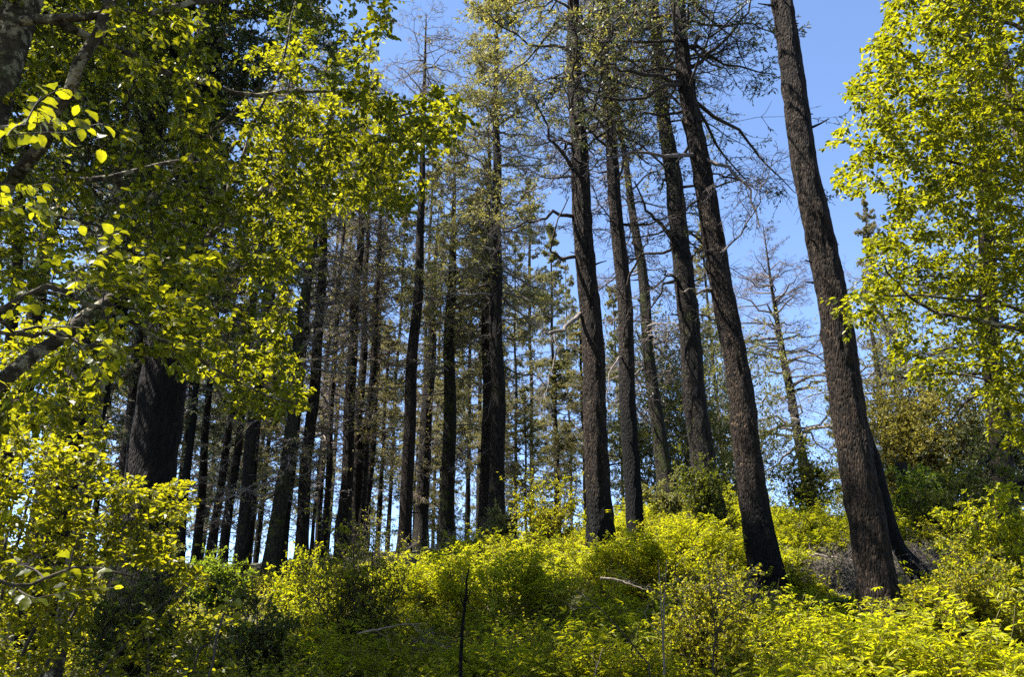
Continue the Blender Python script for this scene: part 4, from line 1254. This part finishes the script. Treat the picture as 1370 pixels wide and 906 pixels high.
fern('sword fern right of the curved burnt snag, lit from above', 1228, 765, 17.5, 1.0)
fern('small sword fern in the shade above the weathered fallen branch', 1265, 745, 20, .9)
fern('sword fern between the dead brush and the nearest trunk', 1110, 770, 17, .8)
fern('sword fern high on the bank right of the grey fir', 1000, 700, 22, .9)


# ------------------------------------------------------------------ undergrowth: a mass nobody could count
def pinnate(pos, d, n, L, pairs=2, asp=.34, lf=.62):
    """compound leaves: pairs of leaflets and an end leaflet on each stalk"""
    d = norm(d); s = norm(np.cross(n, d) + 1e-6); n = np.cross(d, s)
    V, Fc, k = [], [], 0
    L1 = L[:, None]
    specs = []
    for j in range(pairs):
        t = .35 + .5 * j / max(1, pairs - 1) if pairs > 1 else .5
        for sg in (1, -1):
            specs.append((t, sg * 1.0, lf))
    specs.append((.9, 0., lf * 1.1))
    for t, sg, q in specs:
        p = pos + d * L1 * t
        dd = norm(d * (.55 if sg else 1) + s * sg * .85 - n * .18 + R_.normal(size=pos.shape) * .12)
        v, f = leaf6(p, dd, n + R_.normal(size=pos.shape) * .25, L * q, L * q * asp, .12, .2)
        V.append(v); Fc.append(f + k); k += len(v)
    return np.concatenate(V), np.concatenate(Fc)


def undergrowth(label, pos, hgt, mats, leaf, stems=5, per=5, kind='pinnate', spread=.5, name='undergrowth'):
    N = len(pos)
    S = np.repeat(pos, stems, 0) + R_.normal(size=(N * stems, 3)) * [.08, .08, 0]
    az = R_.random(N * stems) * TAU
    D = norm(np.stack([np.cos(az) * spread, np.sin(az) * spread, .55 + .6 * R_.random(N * stems)], -1))
    L = np.repeat(hgt, stems) * (.55 + .6 * R_.random(N * stems))
    P = grow(S, D, L, 5, -.15, .08)
    m = MB()
    v, f = tubes(P, rad(len(P), 5, .007, .003), 3)
    m.add(v, f, True, 1)
    t = .3 + .7 * (np.arange(per)[None] + R_.random((len(P), per))) / per
    p, T_ = lerp_path(P, t)
    p, T_ = p.reshape(-1, 3), T_.reshape(-1, 3)
    k = len(p)
    az = R_.random(k) * TAU
    d = norm(T_ * .35 + np.stack([np.cos(az), np.sin(az), .15 + .35 * R_.normal(size=k)], -1))
    nn = norm(UP + R_.normal(size=(k, 3)) * .35)
    lsz = np.repeat(np.repeat(leaf * np.ones(N), stems), per) * (.7 + .6 * R_.random(k))
    if kind == 'pinnate':
        v, f = pinnate(p, d, nn, lsz)
    else:
        v, f = leaf6(p, d, nn, lsz, lsz * .62)
    m.add(v, f)
    o = m.build(name, mats)
    tag(o, label, 'undergrowth', kind='stuff')


def scatter(n, y0, y1, spread=.66, x0=None, x1=None, pw=1.):
    Y = y0 + (y1 - y0) * R_.random(n * 2) ** pw
    X = (R_.random(n * 2) * 2 - 1) * spread * Y * 1.08
    k = np.ones(len(X), bool)
    if x0 is not None:
        k &= X > x0 * Y
    if x1 is not None:
        k &= X < x1 * Y
    X, Y = X[k][:n], Y[k][:n]
    return X, Y


def bare(X, Y):
    """the patches of dead brush"""
    k = np.zeros(len(X), bool)
    for px, py, yy, r in [(590, 800, 15.5, .9), (505, 850, 11., .9), (1130, 745, 18.5, 1.1), (1240, 760, 19, 1.4), (985, 785, 17.2, .7), (540, 740, 30, 1.5), (640, 715, 31, 1.5), (515, 745, 26, 1.2)]:
        p = at(px, py, yy)
        k |= (X - p[0]) ** 2 + (Y - p[1]) ** 2 < r * r
    return k


# bright compound-leaved growth over the sunny bank
X, Y = scatter(3000, 8.5, 30, .66, -.24, .62, 1.1)
k = (_noise2(X * .55, Y * .55, 11) > .30) & ~bare(X, Y) & ((Y > 11.3) | (X > 2.4))  # bright leaves withheld from the near strip to deepen its shade
X, Y = X[k], Y[k]
hg = .28 + 1.25 * np.clip((_noise2(X * .75 + 3, Y * .75, 12) - .25) / .55, 0, 1) ** 1.4
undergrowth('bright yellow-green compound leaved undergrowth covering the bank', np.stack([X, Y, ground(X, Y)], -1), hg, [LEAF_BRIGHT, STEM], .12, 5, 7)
# small leaved growth, left half, gaps and the near strip, darker there in place of shade
X, Y = scatter(2600, 7.5, 30, .66, -.66, .62, 1.1)
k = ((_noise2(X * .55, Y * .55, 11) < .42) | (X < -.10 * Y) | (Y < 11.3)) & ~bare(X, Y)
X, Y = X[k], Y[k]
hg = .25 + 1.0 * np.clip((_noise2(X * .8 + 3, Y * .8, 13) - .25) / .55, 0, 1) ** 1.4
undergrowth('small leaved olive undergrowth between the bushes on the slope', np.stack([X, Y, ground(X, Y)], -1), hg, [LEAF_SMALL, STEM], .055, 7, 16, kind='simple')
# darker low growth
X, Y = scatter(2300, 6.5, 34, .66, None, None, 1.5)
k = ~bare(X, Y)
X, Y = X[k], Y[k]
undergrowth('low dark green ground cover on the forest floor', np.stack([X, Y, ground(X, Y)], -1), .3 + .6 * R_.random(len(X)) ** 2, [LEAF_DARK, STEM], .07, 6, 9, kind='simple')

# bright elder clumps at the bottom right, near the camera
def elder(label, px, py, Y, w, h, n=26):
    b = at(px, py, Y); dep = depth_at(py, Y)
    g = float(ground(b[0], Y)); base = np.array([b[0], Y, g])
    W, Hh = w * dep / F / 2, b[2] - g + h * dep / F
    root = thing('elder_bush', label, 'bush', base)
    az = R_.random(n) * TAU; q = R_.random(n) ** .5
    E = np.stack([np.cos(az) * W * q, np.sin(az) * W * q, Hh * (1.0 - .35 * q ** 2) * (.75 + .3 * R_.random(n))], -1)
    L = np.linalg.norm(E, axis=1)
    P = grow(np.repeat(base[None], n, 0), E / L[:, None], L, 7, -.08, .05)
    m = MB()
    v, f = tubes(P, rad(n, 7, .012, .004), 5); m.add(v, f, True)
    P2, L2, _ = spawn(P, L, 7, .35, 1, .7, .35, 4, .1, .06, .9, .3)
    v, f = tubes(P2, rad(len(P2), 4, .005, .003), 4); m.add(v, f, True)
    m.build('branchwork', STEM, root, base)
    lm = MB()
    for PP, per in ((P, 8), (P2, 6)):
        t = .25 + .75 * R_.random((len(PP), per))
        p, T_ = lerp_path(PP, t); p, T_ = p.reshape(-1, 3), T_.reshape(-1, 3)
        k = len(p); a2 = R_.random(k) * TAU
        d = norm(T_ * .5 + np.stack([np.cos(a2), np.sin(a2), .1 + .3 * R_.normal(size=k)], -1))
        v, f = pinnate(p, d, norm(UP + R_.normal(size=(k, 3)) * .3), .14 * (.7 + .6 * R_.random(k)), 2, .30, .6)
        lm.add(v, f)
    lm.build('foliage', LEAF_BRIGHT, root, base)


elder('bright elder bush with narrow leaflets in front of the foot of the nearest trunk', 1160, 906, 8.8, 190, 60)
elder('bright elder bush filling the bottom right corner', 1320, 906, 8.4, 210, 70)
elder('tall elder shoots rising beside the foot of the nearest trunk', 1215, 880, 9.6, 80, 70, 12)
elder('small elder sprig at the bottom edge left of the bright elder bushes', 1015, 915, 7.6, 45, 26, 5)
elder('lush elder clump in full sun left of the thick charred trunk', 690, 800, 16.5, 150, 70)
elder('lush elder clump in full sun in front of the slim charred trunk', 860, 780, 18, 140, 60)
elder('rounded elder clump on the bank between the grey fir and the burnt footed trunk', 925, 735, 19.5, 130, 40)
elder('sunny elder clump at the left end of the bright bank', 590, 780, 18, 110, 50)

# ------------------------------------------------------------------ light
SUN_DIR = np.array([-.98, -.13, 0.]); SUN_EL = math.radians(58)
SUN_DIR = norm(SUN_DIR) * math.cos(SUN_EL); SUN_DIR[2] = math.sin(SUN_EL)
sun = bpy.data.lights.new('sun', 'SUN')
sun.energy = 5.0
sun.angle = math.radians(.5)
sun.color = (1., .955, .88)
so = bpy.data.objects.new('sun', sun); COL.objects.link(so)
from mathutils import Vector
so.rotation_euler = Vector(-SUN_DIR).to_track_quat('-Z', 'Y').to_euler()
so.location = (-20, 10, 40)
w = bpy.data.worlds.new('World'); scene.world = w
w.use_nodes = True
nt = w.node_tree
bg = nt.nodes['Background']
sky = nt.nodes.new('ShaderNodeTexSky')
sky.sky_type = 'NISHITA'; sky.sun_disc = False
sky.sun_elevation = SUN_EL
sky.sun_rotation = math.atan2(SUN_DIR[0], SUN_DIR[1])
sky.air_density, sky.dust_density, sky.ozone_density = .65, .0, 1.3
sky.altitude = 2000
nt.links.new(sky.outputs[0], bg.inputs[0])
bg.inputs[1].default_value = .114

vs = scene.view_settings
vs.view_transform = 'Standard'; vs.look = 'None'; vs.gamma = 1; vs.use_curve_mapping = False
vs.exposure = 2.2
cy = scene.cycles
cy.max_bounces = 6; cy.diffuse_bounces = 3; cy.glossy_bounces = 2; cy.transmission_bounces = 4; cy.transparent_max_bounces = 4
cy.use_denoising = False
cy.denoiser = 'OPENIMAGEDENOISE'
cy.denoising_input_passes = 'RGB_ALBEDO_NORMAL'
